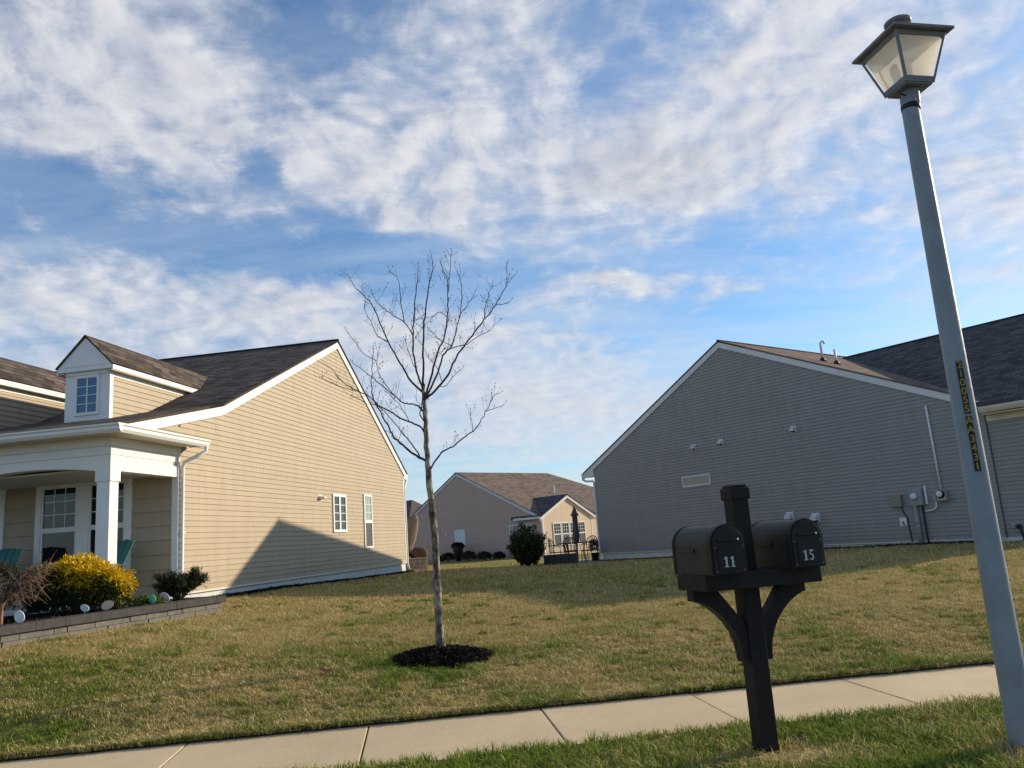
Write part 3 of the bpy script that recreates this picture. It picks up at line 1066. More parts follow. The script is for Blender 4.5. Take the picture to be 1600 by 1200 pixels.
# back corner: gutter end and downspout
mb = MB()
mb.prism([(14.0, 3.93), (14.12, 3.93), (14.14, 4.03), (14.0, 4.03)], lambda p, q, h: (h, p, q), -11, .06)
mb.build('gutter', 'white_trim', house)
mb = MB()
mb.tube([(.02, 14.06, 3.94), (.02, 14.04, 3.80), (.02, 13.80, 3.55), (.02, 13.765, 3.40), (.02, 13.765, .85), (.06, 13.80, .68)], .042, 8)
mb.build('downspout', 'white_trim', house, smooth=True)
mb = MB()
gable.box(mb, 13.64, 13.725, FT1, 3.9, -.1, .022)
mb.build('corner_board', 'white_trim', house, bevel=.004)
# windows and vent on the gable wall
gable.window(house, 7.22, 8.18, 1.985, 3.03, sashes=[(7.29, 7.66, 2.06, 2.96, 1, 4, 'window_glass', .018), (7.74, 8.11, 2.06, 2.96, 1, 4, 'window_glass', .018)], mull=[(7.65, 7.75, 2.05, 2.97)], fw=.075)
gable.window(house, 9.60, 10.30, 1.49, 3.12, sashes=[(9.67, 10.23, 2.33, 3.05, 2, 3, 'blind_glass', .014), (9.67, 10.23, 1.56, 2.26, 1, 1, 'dark_screen', 0)], mull=[(9.66, 10.24, 2.25, 2.34)], fw=.07)
v = part_group('wall_vent', house)
mb = MB()
mb.prism([(0.0, 2.93), (.17, 2.90), (.17, 2.87), (.02, 2.84)], lambda p, q, h: (p, h, q), 6.32, 6.50)
mb.build('hood', 'white_trim', v, bevel=.006)
mb = MB()
gable.box(mb, 6.30, 6.52, 2.80, 2.965, -.005, .02)
mb.build('flange', 'soffit', v)

# porch: floor, wall, windows
mb = MB()
mb.box(-9, .0, -1.95, .0, .3, .90)
mb.build('porch_floor', 'porch_floor', house, bevel=.01)
mb = MB()
mb.box(-11, -.013, .004, .05, .30, 3.3)
pw = mb.build('porch_wall', 'tan_board', house)
WX0, WX1, WZ0, WZ1 = -2.92, -.92, 1.40, 3.235
zc = .86
k = 0
HL = .262
while zc < 3.05:
    z1 = min(zc + HL, 3.05)
    segs = [(-3.60, -.10)]
    if z1 > WZ0 and zc < WZ1:
        segs = [(-3.60, WX0 + .02), (WX1 - .02, -.10)]
    for a, b in segs:
        if zc < WZ0 < z1 and a < WX0 - 1:
            pass
        front.course('siding_course', 'tan_board', pw, zc, z1, a, b, a, b, .034, .006)
    zc += HL
wz = part_group('window', house)
for (a, b, c, d) in ((WX0, WX1, 3.055, WZ1), (WX0, WX1, WZ0, 1.50), (WX0, WX0 + .11, 1.5, 3.055), (WX1 - .13, WX1, 1.5, 3.055), (-2.05, -1.80, 1.5, 3.055)):
    mb = MB()
    front.box(mb, a, b, c, d, -.01, .055)
    mb.build('trim', 'white_trim', wz, bevel=.006)
for (a, b) in ((-2.81, -2.05), (-1.80, -1.05)):
    for (c, d) in ((1.50, 2.235), (2.235, 3.055)):
        up = c > 2
        for (e0, e1, f0, f1) in ((a, b, c, c + .045), (a, b, d - .045, d), (a, a + .04, c + .045, d - .045), (b - .04, b, c + .045, d - .045)):
            mb = MB()
            front.box(mb, e0, e1, f0, f1, -.01, .036 if up else .028)
            mb.build('sash', 'white_trim', wz)
        mb = MB()
        front.box(mb, a + .04, b - .04, c + .045, d - .045, .0, .014)
        mb.build('pane', 'window_glass', wz)
        if up:
            for i in (1, 2):
                mb = MB()
                x = a + .04 + (b - a - .08) * i / 3
                front.box(mb, x - .008, x + .008, c + .045, d - .045, .013, .018)
                mb.build('muntin', 'white_trim', wz)
                mb = MB()
                zq = c + .045 + (d - c - .09) * i / 3
                front.box(mb, a + .04, b - .04, zq - .008, zq + .008, .013, .0195)
                mb.build('muntin', 'white_trim', wz)
dr = part_group('door', house)
mb = MB()
front.box(mb, -3.72, -3.60, .90, 3.30, -.01, .05)
mb.build('trim', 'white_trim', dr, bevel=.006)
mb = MB()
front.box(mb, -4.72, -4.60, .90, 3.30, -.01, .05)
mb.build('trim', 'white_trim', dr, bevel=.006)
mb = MB()
front.box(mb, -4.60, -3.72, .90, 3.2, -.03, .012)
mb.build('leaf', 'window_glass', dr)
mb = MB()
mb.box(-9, -.02, -1.66, .0, 3.08, 3.11)
mb.build('porch_ceiling', 'soffit', house)
# corner post of the wall and downspout
mb = MB()
mb.box(-.105, .024, -.045, .012, .90, 3.60)
mb.build('corner_board', 'white_trim', house, bevel=.004)

# porch beam with shallow arches between the columns
CX = [(-.27, -.005), (-3.12, -2.86), (-6.1, -5.84)]


def arch(xa, xb, n=14):
    return [(xb + (xa - xb) * i / n, 3.035 + .105 * math.sin(math.pi * i / n) ** .8) for i in range(n + 1)]


def beam_band(z0, z1, out, name):
    mb = MB()
    mb.box(-9, out, -1.905 - out, -1.66, z0, z1)
    mb.build(name, 'white_trim', house, bevel=.004)
    mb = MB()
    mb.box(-.245, out, -1.655, -.05, z0, z1)
    mb.build(name, 'white_trim', house, bevel=.004)


beam_band(3.432, 3.60, .014, 'frieze_board')
beam_band(3.290, 3.428, .007, 'frieze_board')
poly = [(-9, 3.286), (0, 3.286), (0, 3.03), (-.27, 3.03)] + arch(-2.86, -.27) + [(-3.12, 3.03)] + arch(-5.84, -3.12) + [(-6.1, 3.03), (-9, 3.03)]
mb = MB()
mb.prism(poly, lambda p, q, h: (p, h, q), -1.905, -1.66)
mb.build('beam', 'white_trim', house)
mb = MB()
mb.box(-.245, -.001, -1.655, -.05, 3.03, 3.286)
mb.build('beam', 'white_trim', house, bevel=.003)
for (xa, xb) in CX:
    c = part_group('column', house)
    mb = MB()
    mb.box(xa + .015, xb - .015, -1.885, -1.665, .90, 2.86)
    mb.build('shaft', 'white_trim', c, bevel=.005)
    mb = MB()
    mb.box(xa - .006, xb + .006, -1.905, -1.645, 2.858, 3.032)
    mb.build('capital', 'white_trim', c, bevel=.006)
    mb = MB()
    mb.box(xa - .006, xb + .006, -1.905, -1.645, .90, 1.10)
    mb.build('base', 'white_trim', c, bevel=.006)
# eaves box, gutters
mb = MB()
mb.box(-9, .36, -2.27, .02, 3.585, 3.604)
mb.build('soffit', 'soffit', house)
gp = [(0, 3.575), (.05, 3.575), (.085, 3.62), (.085, 3.665), (.11, 3.685), (.11, 3.71), (0, 3.71)]
mb = MB()
mb.prism(gp, lambda p, q, h: (h, -2.27 - p, q), -9, .36 + .11)
mb.build('gutter', 'white_trim', house)
mb = MB()
mb.prism(gp, lambda p, q, h: (.362 + p, h, q), -2.268, .30)
mb.build('gutter', 'white_trim', house)
mb = MB()
mb.prism([(-1.62, 3.61), (.03, 3.61), (.03, 4.04)], lambda p, q, h: (h, p, q), -.08, -.01)
inf = mb.build('eave_wall', 'cream_vinyl', house)
zq = 3.756
gable.course('siding_course', 'cream_vinyl', inf, 3.648, 3.756, -1.46, .0, -1.05, .0)
gable.course('siding_course', 'cream_vinyl', inf, 3.756, 3.864, -1.05, .0, -.62, .0)
gable.course('siding_course', 'cream_vinyl', inf, 3.864, 3.97, -.62, .0, -.20, .0)
roof_slab('return_roof', 'dark_shingle', house, (.44, -2.32, 3.70), (.44, .32, 3.70), (.06, .25, 3.80), (.06, -1.60, 3.80), .03)
mb = MB()
mb.box(.055, .36, .25, .275, 3.60, 3.70)
mb.build('return_end', 'white_trim', house)
mb = MB()
mb.box(-.1, .03, .0, .02, 3.5, 3.6)
mb.build('frieze_board', 'white_trim', house)
mb = MB()
mb.tube([(.42, .24, 3.60), (.42, .23, 3.50), (.30, .10, 3.40), (.09, .04, 3.30), (.062, .035, 3.20), (.062, .035, .98), (.12, .0, .88)], .037, 8)
mb.build('downspout', 'white_trim', house, smooth=True)
mb = MB()
mb.box(.008, .105, -.01, .08, 2.0, 2.03)
mb.build('strap', 'white_trim', house)


# dormers
def dormer(cx):
    d = part_group('dormer', house)
    y0, hw, ew, ze, za = .22, .47, .615, 5.40, 6.02
    yb = 3.35
    rz = lambda y: 4.63 + .249 * (y - 1.48) if y < 1.48 else 4.63 + .449 * (y - 1.48)
    # front face with corner boards
    mb = MB()
    mb.prism([(cx - hw, 4.28), (cx + hw, 4.28), (cx + hw, 5.30), (cx - hw, 5.30)], lambda p, q, h: (p, h, q), y0, y0 + .06)
    mb.build('dormer_front', 'white_trim', d, bevel=.003)
    mb = MB()
    mb.prism([(cx - ew + .005, 5.297), (cx + ew - .005, 5.297), (cx + ew - .005, 5.37), (cx, za - .05), (cx - ew + .005, 5.37)], lambda p, q, h: (p, h, q), y0 - .10, y0 + .05)
    mb.build('pediment', 'white_trim', d, bevel=.004)
    mb = MB()
    mb.prism([(cx - ew + .16, 5.39), (cx + ew - .16, 5.39), (cx, za - .20)], lambda p, q, h: (p, h, q), y0 - .112, y0 - .098)
    mb.build('pediment_panel', 'white_trim', d)
    mb = MB()
    mb.box(cx - hw - .005, cx + hw + .005, y0 - .03, y0 + .02, 5.23, 5.295)
    mb.build('header_board', 'white_trim', d, bevel=.003)
    fr_ = Frame(lambda u, z, n: (u, y0 - n, z))
    for (a, b, c, e) in ((cx - .27, cx + .27, 5.165, 5.225), (cx - .27, cx + .27, 4.42, 4.48), (cx - .27, cx - .215, 4.48, 5.165), (cx + .215, cx + .27, 4.48, 5.165)):
        mb = MB()
        fr_.box(mb, a, b, c, e, -.01, .028)
        mb.build('window_frame', 'white_trim', d, bevel=.004)
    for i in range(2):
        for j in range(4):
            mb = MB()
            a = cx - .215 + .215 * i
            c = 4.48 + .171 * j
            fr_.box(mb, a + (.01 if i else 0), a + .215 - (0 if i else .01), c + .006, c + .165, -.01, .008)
            mb.build('pane', 'blue_pane', d)
    mb = MB()
    fr_.box(mb, cx - .012, cx + .012, 4.48, 5.165, -.005, .018)
    for j in range(1, 4):
        fr_.box(mb, cx - .215, cx + .215, 4.48 + .171 * j - .007, 4.48 + .171 * j + .007, -.005, .016)
    mb.build('muntins', 'white_trim', d)
    # cheeks
    for sgn in (-1, 1):
        xw = cx + sgn * hw
        mb = MB()
        mb.prism([(y0 + .06, 4.2), (y0 + .06, 5.32), (3.2, 5.32), (1.48, 4.5)], lambda p, q, h: (h, p, q), xw - sgn * .05, xw - sgn * .012)
        mb.build('cheek', 'cream_vinyl', d)
        ck = Frame(lambda u, z, n, xw=xw, sgn=sgn: (xw + sgn * (n - .012), u, z))
        zq = 4.24
        while zq < 5.2:
            zt = min(zq + LAP, 5.24)
            inv = lambda q: (q - 4.63) / .449 + 1.48 if q > 4.63 else (q - 4.63) / .249 + 1.48
            e0, e1 = max(inv(zq) + .12, y0 + .12), max(inv(zt) + .12, y0 + .12)
            if e1 > y0 + .2:
                ck.course('siding_course', 'cream_vinyl', d, zq, zt, y0 + .09, e0, y0 + .09, e1)
            zq += LAP
        mb = MB()
        ck.box(mb, y0 - .002, y0 + .10, 4.26, 5.28, -.02, .03)
        mb.build('corner_board', 'white_trim', d, bevel=.003)
        mb = MB()
        ck.box(mb, y0 + .1, 3.05, 5.17, 5.27, -.01, .024)
        mb.build('frieze_board', 'white_trim', d)
        mb = MB()
        xe = cx + sgn * ew
        mb.box(min(xw, xe), max(xw, xe) - .0, y0 - .09, 3.05, 5.262, 5.28)
        mb.build('soffit', 'soffit', d)
        mb = MB()
        mb.box(min(xe - sgn * .03, xe), max(xe - sgn * .03, xe), y0 - .10, yb, 5.255, 5.375)
        mb.build('fascia', 'white_trim', d, bevel=.004)
        roof_slab('roof', 'dark_shingle', d, (xe + sgn * .02, y0 - .13, 5.385), (xe + sgn * .02, 3.55, 5.385), (cx, 4.75, za), (cx, y0 - .13, za), .03)
    return d


dormer(-2.11)
dormer(-4.74)
shift_z(house, .6)

# ------------------------------------------------------------------ grey house (right)
A2 = math.atan2(T2[1], T2[0])
gh = thing('grey_house', 'large grey sided house with white edged gable seen in shade', 'house', (O2[0], O2[1], 0), A2)
gw = Frame(lambda u, z, n: (u, -n, z))
FT2, LAP2 = .72, .0989
PK = 6.60
GW = [(0.0, 3.86), (PK, 7.12), (14.2, 3.83)]
mb = MB()
mb.prism([(0, FT2 - .02), (0, 3.85), (PK, 7.11), (14.2, 3.82), (14.2, FT2 - .02)], lambda p, q, h: (p, h, q), .012, 13.0)
w2 = mb.build('wall', 'grey_vinyl', gh)
mb = MB()
mb.box(.02, 15.73, .03, 12.9, .1, FT2)
mb.build('foundation', 'foundation', gh)
z = FT2
while z < 7.0:
    z1 = min(z + LAP2, 7.1)
    def sp2(zq):
        lo = 0.0 if zq <= 3.86 else rake_span(GW[:2], zq)[0]
        hi = 14.2 if zq <= 3.83 else rake_span(GW[1:], zq)[0]
        return lo, hi
    (a0, b0), (a1_, b1_) = sp2(z), sp2(z1)
    gw.course('siding_course', 'grey_vinyl', w2, z, z1, a0, b0, a1_, b1_, .024, .004, brk=seams(round((z - FT2) / LAP2) + 100, 14.2))
    z += LAP2
# wing to the right of the gable
mb = MB()
mb.prism([(.06, FT2 - .02), (.06, 3.75), (6.1, 6.85), (12.2, 3.75), (12.2, FT2 - .02)], lambda p, q, h: (h, p, q), 14.21, 15.73)
w3 = mb.build('wing_wall', 'grey_vinyl', gh)
gw3 = Frame(lambda u, z, n: (u, .05 - n, z))
z = FT2
while z < 3.5:
    z1 = min(z + LAP2, 3.56)
    gw3.course('siding_course', 'grey_vinyl', w3, z, z1, 14.22, 15.75, 14.22, 15.75, .024, .004)
    z += LAP2
# roofs: ridge runs back from the gable peak, the wing's ridge runs parallel to the gable wall
ZP = 7.33
sL, sR = (ZP - 3.77) / (PK + .64), (ZP - 3.99) / (14.24 - PK)
roof_slab('roof', 'lit_brown_shingle', gh, (14.24, -.07, 3.99), (14.24, 13, 3.99), (PK, 13, ZP), (PK, -.07, ZP), .045)  # sunlight put into the colour: lighter shingle than on the shaded slopes
roof_slab('roof', 'grey_shingle', gh, (-.64, -.07, 3.77), (-.64, 13, 3.77), (PK, 13, ZP), (PK, -.07, ZP), .045)
YR, ZR = 6.1, 7.07
sw_ = (ZR - 3.80) / (YR + .36)
roof_slab('wing_roof', 'grey_shingle', gh, (14.245, -.36, 3.80), (15.98, -.36, 3.80), (15.98, YR, ZR), (7.15, YR, ZR), .045)
roof_slab('wing_roof', 'grey_shingle', gh, (14.2, 12.5, 3.80), (15.98, 12.5, 3.80), (15.98, YR, ZR), (7.15, YR, ZR), .045)
mb = MB()
mb.tube([(7.2, YR, ZR), (15.98, YR, ZR)], .045, 6)
mb.build('ridge_cap', 'grey_shingle', gh)
mb = MB()
mb.tube([(PK, -.07, ZP - .005), (PK, 13, ZP - .005)], .045, 6)
mb.build('ridge_cap', 'lit_brown_shingle', gh)
rake_board(gh, gw, [(-.62, 3.78), (PK - .002, ZP)], .19, .004, .055, 'grey_trim')
rake_board(gh, gw, [(PK + .002, ZP), (14.24, 3.99)], .19, .004, .055, 'grey_trim')
mb = MB()
mb.prism([(-.62, 3.60), (-.02, 3.60), (-.02, 3.86), (-.62, 3.60)][:3], lambda p, q, h: (p, h, q), -.052, .30)
mb.build('eave_return', 'grey_trim', gh)
mb = MB()
mb.prism([(0, 0), (.05, 0), (.09, .05), (.11, .11), (0, .11)], lambda p, q, h: (-.63 - p, h, 3.64 + q), -.05, 13)
mb.build('gutter', 'grey_trim', gh)
mb = MB()
mb.tube([(-.70, -.01, 3.64), (-.69, -.02, 3.53), (-.50, -.02, 3.45), (-.10, -.03, 3.42), (-.045, -.03, 3.36), (-.045, -.03, .62), (-.08, -.10, .50)], .042, 8)
mb.build('downspout', 'grey_trim', gh, smooth=True)
mb = MB()
gw.box(mb, -.01, .075, FT2, 3.8, -.05, .022)
mb.build('corner_board', 'grey_vinyl', gh, bevel=.004)
mb = MB()
gw.box(mb, -.005, 14.2, FT2 - .03, FT2 + .002, -.01, .019)
mb.build('starter_strip', 'grey_trim', gh)
# wing eave: soffit, frieze, gutter, and the gable's eave return
mb = MB()
mb.box(14.28, 15.9, -.30, .045, 3.60, 3.625)
mb.build('soffit', 'soffit', gh)
mb = MB()
mb.box(14.22, 15.75, .02, .044, 3.46, 3.60)
mb.build('frieze_board', 'soffit', gh)
mb = MB()
mb.prism([(0, 0), (.05, 0), (.085, .05), (.11, .10), (.11, .14), (0, .14)], lambda p, q, h: (h, -.30 - p, 3.645 + q), 14.26, 15.98)
mb.build('gutter', 'soffit', gh)
mb = MB()
mb.prism([(14.20, 3.72), (14.30, 3.76), (14.42, 3.90), (14.20, 3.98)], lambda p, q, h: (p, h, q), -.056, .0)
mb.build('eave_return', 'grey_trim', gh)
for (ya, za, yb_, zb2) in ((-.36, 3.80, YR, ZR), (YR, ZR, 12.5, 3.80)):
    mb = MB()
    mb.hexa([(15.94, ya, za - .24), (15.94, yb_, zb2 - .24), (15.97, yb_, zb2 - .24), (15.97, ya, za - .24), (15.94, ya, za - .05), (15.94, yb_, zb2 - .05), (15.97, yb_, zb2 - .05), (15.97, ya, za - .05)])
    mb.build('rake_board', 'grey_trim', gh)
# openings and fittings on the wall
gw.window(gh, 4.40, 5.62, 2.76, 3.12, frame='grey_trim', fw=.05, proud=.045, sashes=[(4.45, 5.57, 2.81, 3.07, 1, 1, 'frosted_glass', 0)])


def vent_hood(u, z, s=.16, dark=True):
    v = part_group('wall_vent', gh)
    mb = MB()
    gw.box(mb, u - s * .6, u + s * .6, z - s * .6, z + s * .6, .0, .03)
    mb.build('flange', 'grey_trim', v, bevel=.004)
    mb = MB()
    mb.prism([(.028, z + s * .5), (.028 + s * .7, z + s * .1), (.028 + s * .7, z - s * .35), (.028, z - s * .35)], lambda p, q, h: (h, -p, q), u - s * .45, u + s * .45)
    mb.build('hood', 'grey_trim', v, bevel=.008)
    mb = MB()
    mb.box(u - s * .3, u + s * .3, -.028 - s * .72, -.03, z - s * .5, z - s * .36)
    mb.build('louvre', 'black_plastic', v)


for (u, z) in ((5.07, 4.05), (6.22, 4.06), (8.93, 4.07)):
    vent_hood(u, z)
vent_hood(8.42, 1.56, .22)
vent_hood(9.26, 1.47, .22)
# dark low unit beside the vents
ac = part_group('condenser_unit', gh)
mb = MB()
mb.box(7.70, 8.98, -.75, -.12, .62, 1.47)
mb.build('cabinet', 'black_plastic', ac, bevel=.03)
for i in range(9):
    mb = MB()
    mb.box(7.75, 8.93, -.775, -.752, .72 + i * .08, .74 + i * .08)
    mb.build('louvre', 'iron_black', ac)
mb = MB()
mb.box(7.66, 9.02, -.80, -.08, .52, .60)
mb.build('pad', 'concrete', ac)
# electricity meter, junction box, gas meter
em = part_group('electric_meter', gh)
mb = MB()
gw.box(mb, 12.08, 12.44, 1.60, 2.02, .01, .13)
mb.build('enclosure', 'meter_grey', em, bevel=.012)
mb = MB()
mb.lathe([(.085, 0), (.085, .05), (.07, .10), (.03, .115)], n=16)
o = mb.build('dial', 'pipe_white', em, smooth=True)
o.rotation_euler = (math.pi / 2, 0, 0)
o.location = (12.25, -.13, 1.83)
mb = MB()
gw.box(mb, 12.48, 12.53, 1.62, 2.08, .01, .06)
mb.build('side_strip', 'pipe_white', em)
mb = MB()
mb.tube([(12.20, -.07, 1.60), (12.20, -.07, .50)], .055, 10)
mb.build('conduit', 'meter_grey', em, smooth=True)
mb = MB()
mb.tube([(12.20, -.07, 1.16), (12.20, -.07, 1.22)], .065, 10)
mb.build('coupling', 'meter_grey', em, smooth=True)
mb = MB()
mb.tube([(12.38, -.06, 1.60), (12.38, -.06, .80), (12.40, -.06, .50)], .022, 8)
mb.build('conduit', 'black_plastic', em, smooth=True)
jb = part_group('junction_box', gh)
mb = MB()
gw.box(mb, 11.57, 11.87, 1.60, 1.90, .01, .12)
mb.build('enclosure', 'box_beige', jb, bevel=.012)
mb = MB()
mb.tube([(11.82, -.05, 1.60), (11.86, -.04, 1.45), (11.93, -.035, 1.30), (11.96, -.035, .70)], .014, 6)
mb.build('cable', 'black_plastic', jb)
oc = part_group('outlet_cover', gh)
mb = MB()
gw.box(mb, 11.72, 11.90, 1.10, 1.32, .01, .05)
mb.build('plate', 'pipe_white', oc, bevel=.008)
mb = MB()
mb.tube([(11.80, -.055, 1.21), (11.80, -.075, 1.21), (11.83, -.075, 1.19), (11.83, -.07, 1.12)], .016, 6)
mb.build('socket', 'black_plastic', oc)
gm = part_group('gas_meter', gh)
mb = MB()
gw.box(mb, 12.83, 13.06, 1.66, 1.93, .03, .19)
mb.build('case', 'gas_tan', gm, bevel=.03)
mb = MB()
mb.lathe([(.075, 0), (.075, .03), (.05, .045)], n=16)
o = mb.build('dial', 'pipe_white', gm, smooth=True)
o.rotation_euler = (math.pi / 2, 0, 0)
o.location = (12.92, -.19, 1.84)
mb = MB()
mb.lathe([(.10, 0), (.10, .02)], n=16)
o = mb.build('bezel', 'black_plastic', gm, smooth=True)
o.rotation_euler = (math.pi / 2, 0, 0)
o.location = (12.95, -.185, 1.83)
mb = MB()
gw.box(mb, 12.70, 12.80, 1.68, 1.84, .03, .14)
mb.build('regulator', 'gas_tan', gm, bevel=.015)
mb = MB()
mb.tube([(12.75, -.08, 1.68), (12.75, -.08, 1.56), (12.71, -.08, 1.49), (12.62, -.08, 1.46), (12.46, -.08, 1.45)], .024, 8)
mb.build('pipe', 'pipe_white', gm, smooth=True)
mb = MB()
mb.tube([(12.88, -.05, 4.09), (12.91, -.05, 1.93)], .028, 8)
mb.build('riser', 'pipe_white', gm, smooth=True)
mb = MB()
mb.lathe([(.05, 0), (.05, .12), (.02, .16)], (0, 0, 0), 10)
ht = part_group('hose_tap', gh)
o = mb.build('spout', 'iron_black', ht, smooth=True)
o.rotation_euler = (math.pi / 2, 0, 0)
o.location = (14.52, .05, .95)
mb = MB()
mb.tube([(14.47, -.10, .99), (14.42, -.10, .99)], .02, 8)
mb.build('handle', 'chrome', ht)
mb = MB()
mb.tube([(14.56, -.08, .95), (14.62, -.10, .7), (14.6, -.1, .45)], .03, 8)
mb.build('hose', 'iron_black', ht)
gw3.window(gh, 14.98, 15.68, 1.5, 1.72, frame='grey_trim', sashes=[(15.05, 15.61, 1.57, 1.65, 1, 1, 'window_glass', 0)])
# plumbing vents on the roof
for (u, y, tall, bend) in ((9.18, 1.6, .54, True), (9.62, 1.6, .46, False)):
    vp_ = part_group('vent_pipe', gh)
    zb = ZP - sR * (u - PK)
    mb = MB()
    pts = [(u, y, zb - .05), (u, y, zb + tall)]
    if bend:
        pts += [(u + .02, y, zb + tall + .05), (u + .07, y, zb + tall + .07), (u + .12, y, zb + tall + .04), (u + .13, y, zb + tall - .02)]
    mb.tube(pts, .036, 10)
    mb.build('pipe', 'pipe_white', vp_, smooth=True)
    mb = MB()
    mb.lathe([(.12, -.03), (.08, .04), (.055, .10)], (u, y, zb), 12)
    mb.build('boot', 'black_plastic', vp_, smooth=True)
shift_z(gh, .5)

# ------------------------------------------------------------------ tan house beyond (middle)
K3 = .82
a3 = math.radians(-45)
# base point under the gable peak, from which s runs away to the left
P3 = np.array([-5.825, 69.975]) * K3
R3 = np.array([math.sin(a3), math.cos(a3)])       # recedes to the left
T3 = -R3
A3 = math.atan2(T3[1], T3[0])
th = thing('tan_house', 'tan house with brown roof and small lit sunroom gable, in the distance', 'house', (P3[0], P3[1], 0), A3)
tw = Frame(lambda u, z, n: (u, -n, z))
ZB, ZW = .15, 1.5 + 1.66 * K3
PK3, ZPK3 = .52, 1.5 + 5.95 * K3
UL, UR = -(.0 + 7.9) * K3, 8.05
EL3, ER3 = 2.80, 2.92
mb = MB()
mb.prism([(UL, -.2), (UL, EL3), (PK3, ZPK3 - .25), (UR - .1, ER3), (UR - .1, -.2)], lambda p, q, h: (p, h, q), .012, 9.4)
wl3 = mb.build('wall', 'taupe_vinyl', th)
mb = MB()
mb.box(UL, UR - .1, 9.41, 13.9, -.2, EL3)
mb.build('rear_wall', 'taupe_vinyl', th)
z = ZB + .18
while z < ZPK3 - .4:
    z1 = z + .115
    g3 = [(UL, EL3), (PK3, ZPK3 - .25), (UR - .1, ER3)]
    def sp3(zq):
        lo = UL if zq <= EL3 else rake_span(g3[:2], zq)[0]
        hi = UR - .1 if zq <= ER3 else rake_span(g3[1:], zq)[0]
        return lo, hi
    (a0, b0), (a1_, b1_) = sp3(z), sp3(z1)
    tw.course('siding_course', 'taupe_vinyl', wl3, z, z1, a0, b0, a1_, b1_, .018, .004)
    z += .115
roof_slab('roof', 'lit_brown_shingle', th, (UR + .35, -.10, ER3 - .08), (UR + .35, 14, ER3 - .08), (PK3, 9.5, ZPK3), (PK3, -.10, ZPK3), .05)
roof_slab('roof', 'dark_shingle', th, (UL - .4, -.10, EL3 - .12), (UL - .4, 14, EL3 - .12), (PK3, 9.5, ZPK3), (PK3, -.10, ZPK3), .05)
roof_slab('roof', 'lit_brown_shingle', th, (UR + .35, 14, ER3 - .08), (UL - .4, 14, EL3 - .12), (PK3, 9.5, ZPK3), (PK3, 9.49, ZPK3), .05)
rake_board(th, tw, [(UL - .35, EL3 - .10), (PK3 - .003, ZPK3)], .20, .004, .06, 'grey_trim')
rake_board(th, tw, [(PK3 + .003, ZPK3), (UR + .30, ER3 - .06)], .20, .004, .06, 'grey_trim')
tw.window(th, .0, 1.12, 1.20, 2.33, frame='pipe_white', fw=.05, sashes=[(.05, 1.07, 1.25, 2.28, 3, 1, 'white_blind', .03)])
tw.window(th, 5.6, 8.0, .55, 2.35, frame='pipe_white', fw=.06, sashes=[(5.66, 7.94, .61, 2.29, 1, 1, 'frosted_glass', 0)])
v = part_group('wall_vent', th)
mb = MB()
tw.box(mb, -.95, -.75, 2.02, 2.14, .0, .1)
mb.build('hood', 'grey_trim', v)
# sunroom: gable wall turned towards the right, built off the long side
SU, SY0, SY1 = UR + .55, .0, 4.85
sr = Frame(lambda u, z, n: (SU + n, u, z))
mb = MB()
SPK, SZE, SZP = 2.42, 2.80, 4.10
mb.prism([(SY0, -.2), (SY0, SZE), (SPK, SZP - .12), (SY1, SZE), (SY1, -.2)], lambda p, q, h: (h, p, q), UR - 1.6, SU - .012)
ws = mb.build('sunroom_wall', 'lit_taupe_vinyl', th)
z = .42
while z < SZP - .25:
    z1 = z + .115
    gs = [(SY0, SZE), (SPK, SZP - .12), (SY1, SZE)]
    def sps(zq):
        return (SY0, SY1) if zq <= SZE else (rake_span(gs[:2], zq)[0], rake_span(gs[1:], zq)[0])
    (a0, b0), (a1_, b1_) = sps(z), sps(z1)
    sr.course('siding_course', 'lit_taupe_vinyl', ws, z, z1, a0, b0, a1_, b1_, .018, .004)
    z += .115
sf = Frame(lambda u, z, n: (u, -n, z))
mb = MB()
sf.box(mb, UR - .12, SU + .0, .3, SZE, -.02, .016)
mb.build('sunroom_side', 'taupe_vinyl', th)  # sunroom side turned from the sun, in the darker copy of the siding
roof_slab('sunroom_roof', 'grey_shingle', th, (SU + .15, -.30, SZE - .10), (UR - 2.0, -.30, SZE - .10), (UR - 4.5, SPK, SZP), (SU + .15, SPK, SZP), .05)
roof_slab('sunroom_roof', 'grey_shingle', th, (SU + .15, SY1 + .3, SZE - .10), (UR - 2.0, SY1 + .3, SZE - .10), (UR - 4.5, SPK, SZP), (SU + .15, SPK, SZP), .05)
rake_board(th, sr, [(-.28, SZE - .09), (SPK - .003, SZP)], .20, .004, .13, 'white_trim')
rake_board(th, sr, [(SPK + .003, SZP), (SY1 + .28, SZE - .09)], .20, .004, .13, 'white_trim')
mb = MB()
mb.box(UR - 1.7, SU + .12, -.38, -.28, SZE - .22, SZE - .08)
mb.build('gutter', 'grey_trim', th)
mb = MB()
mb.tube([(SU + .05, -.33, SZE - .22), (SU + .05, -.1, SZE - .45), (SU + .05, -.06, .3)], .05, 8)
mb.build('downspout', 'white_trim', th)
for yy in (.0, SY1 - .1):
    mb = MB()
    sr.box(mb, yy, yy + .1, .3, SZE, -.02, .025)
    mb.build('corner_board', 'white_trim', th)
for i in range(4):
    u0 = .92 + i * .80
    sr.window(th, u0, u0 + .76, .78, 2.28, fw=.07, sashes=[(u0 + .07, u0 + .69, 1.58, 2.21, 3, 3, 'window_glass', .02), (u0 + .07, u0 + .69, .85, 1.50, 1, 1, 'dark_screen', 0)], mull=[(u0 + .06, u0 + .70, 1.50, 1.58)])
mb = MB()
mb.tube([(UR - 3.2, 5.4, 4.35), (UR - 3.2, 5.4, 5.0)], .06, 8)
mb.build('vent_pipe', 'pipe_white', th)
mb = MB()
mb.box(UR - .1, UR + .02, SY1 + .02, 14, .1, ER3 - .1)
mb.build('side_wall', 'lit_taupe_vinyl', th)
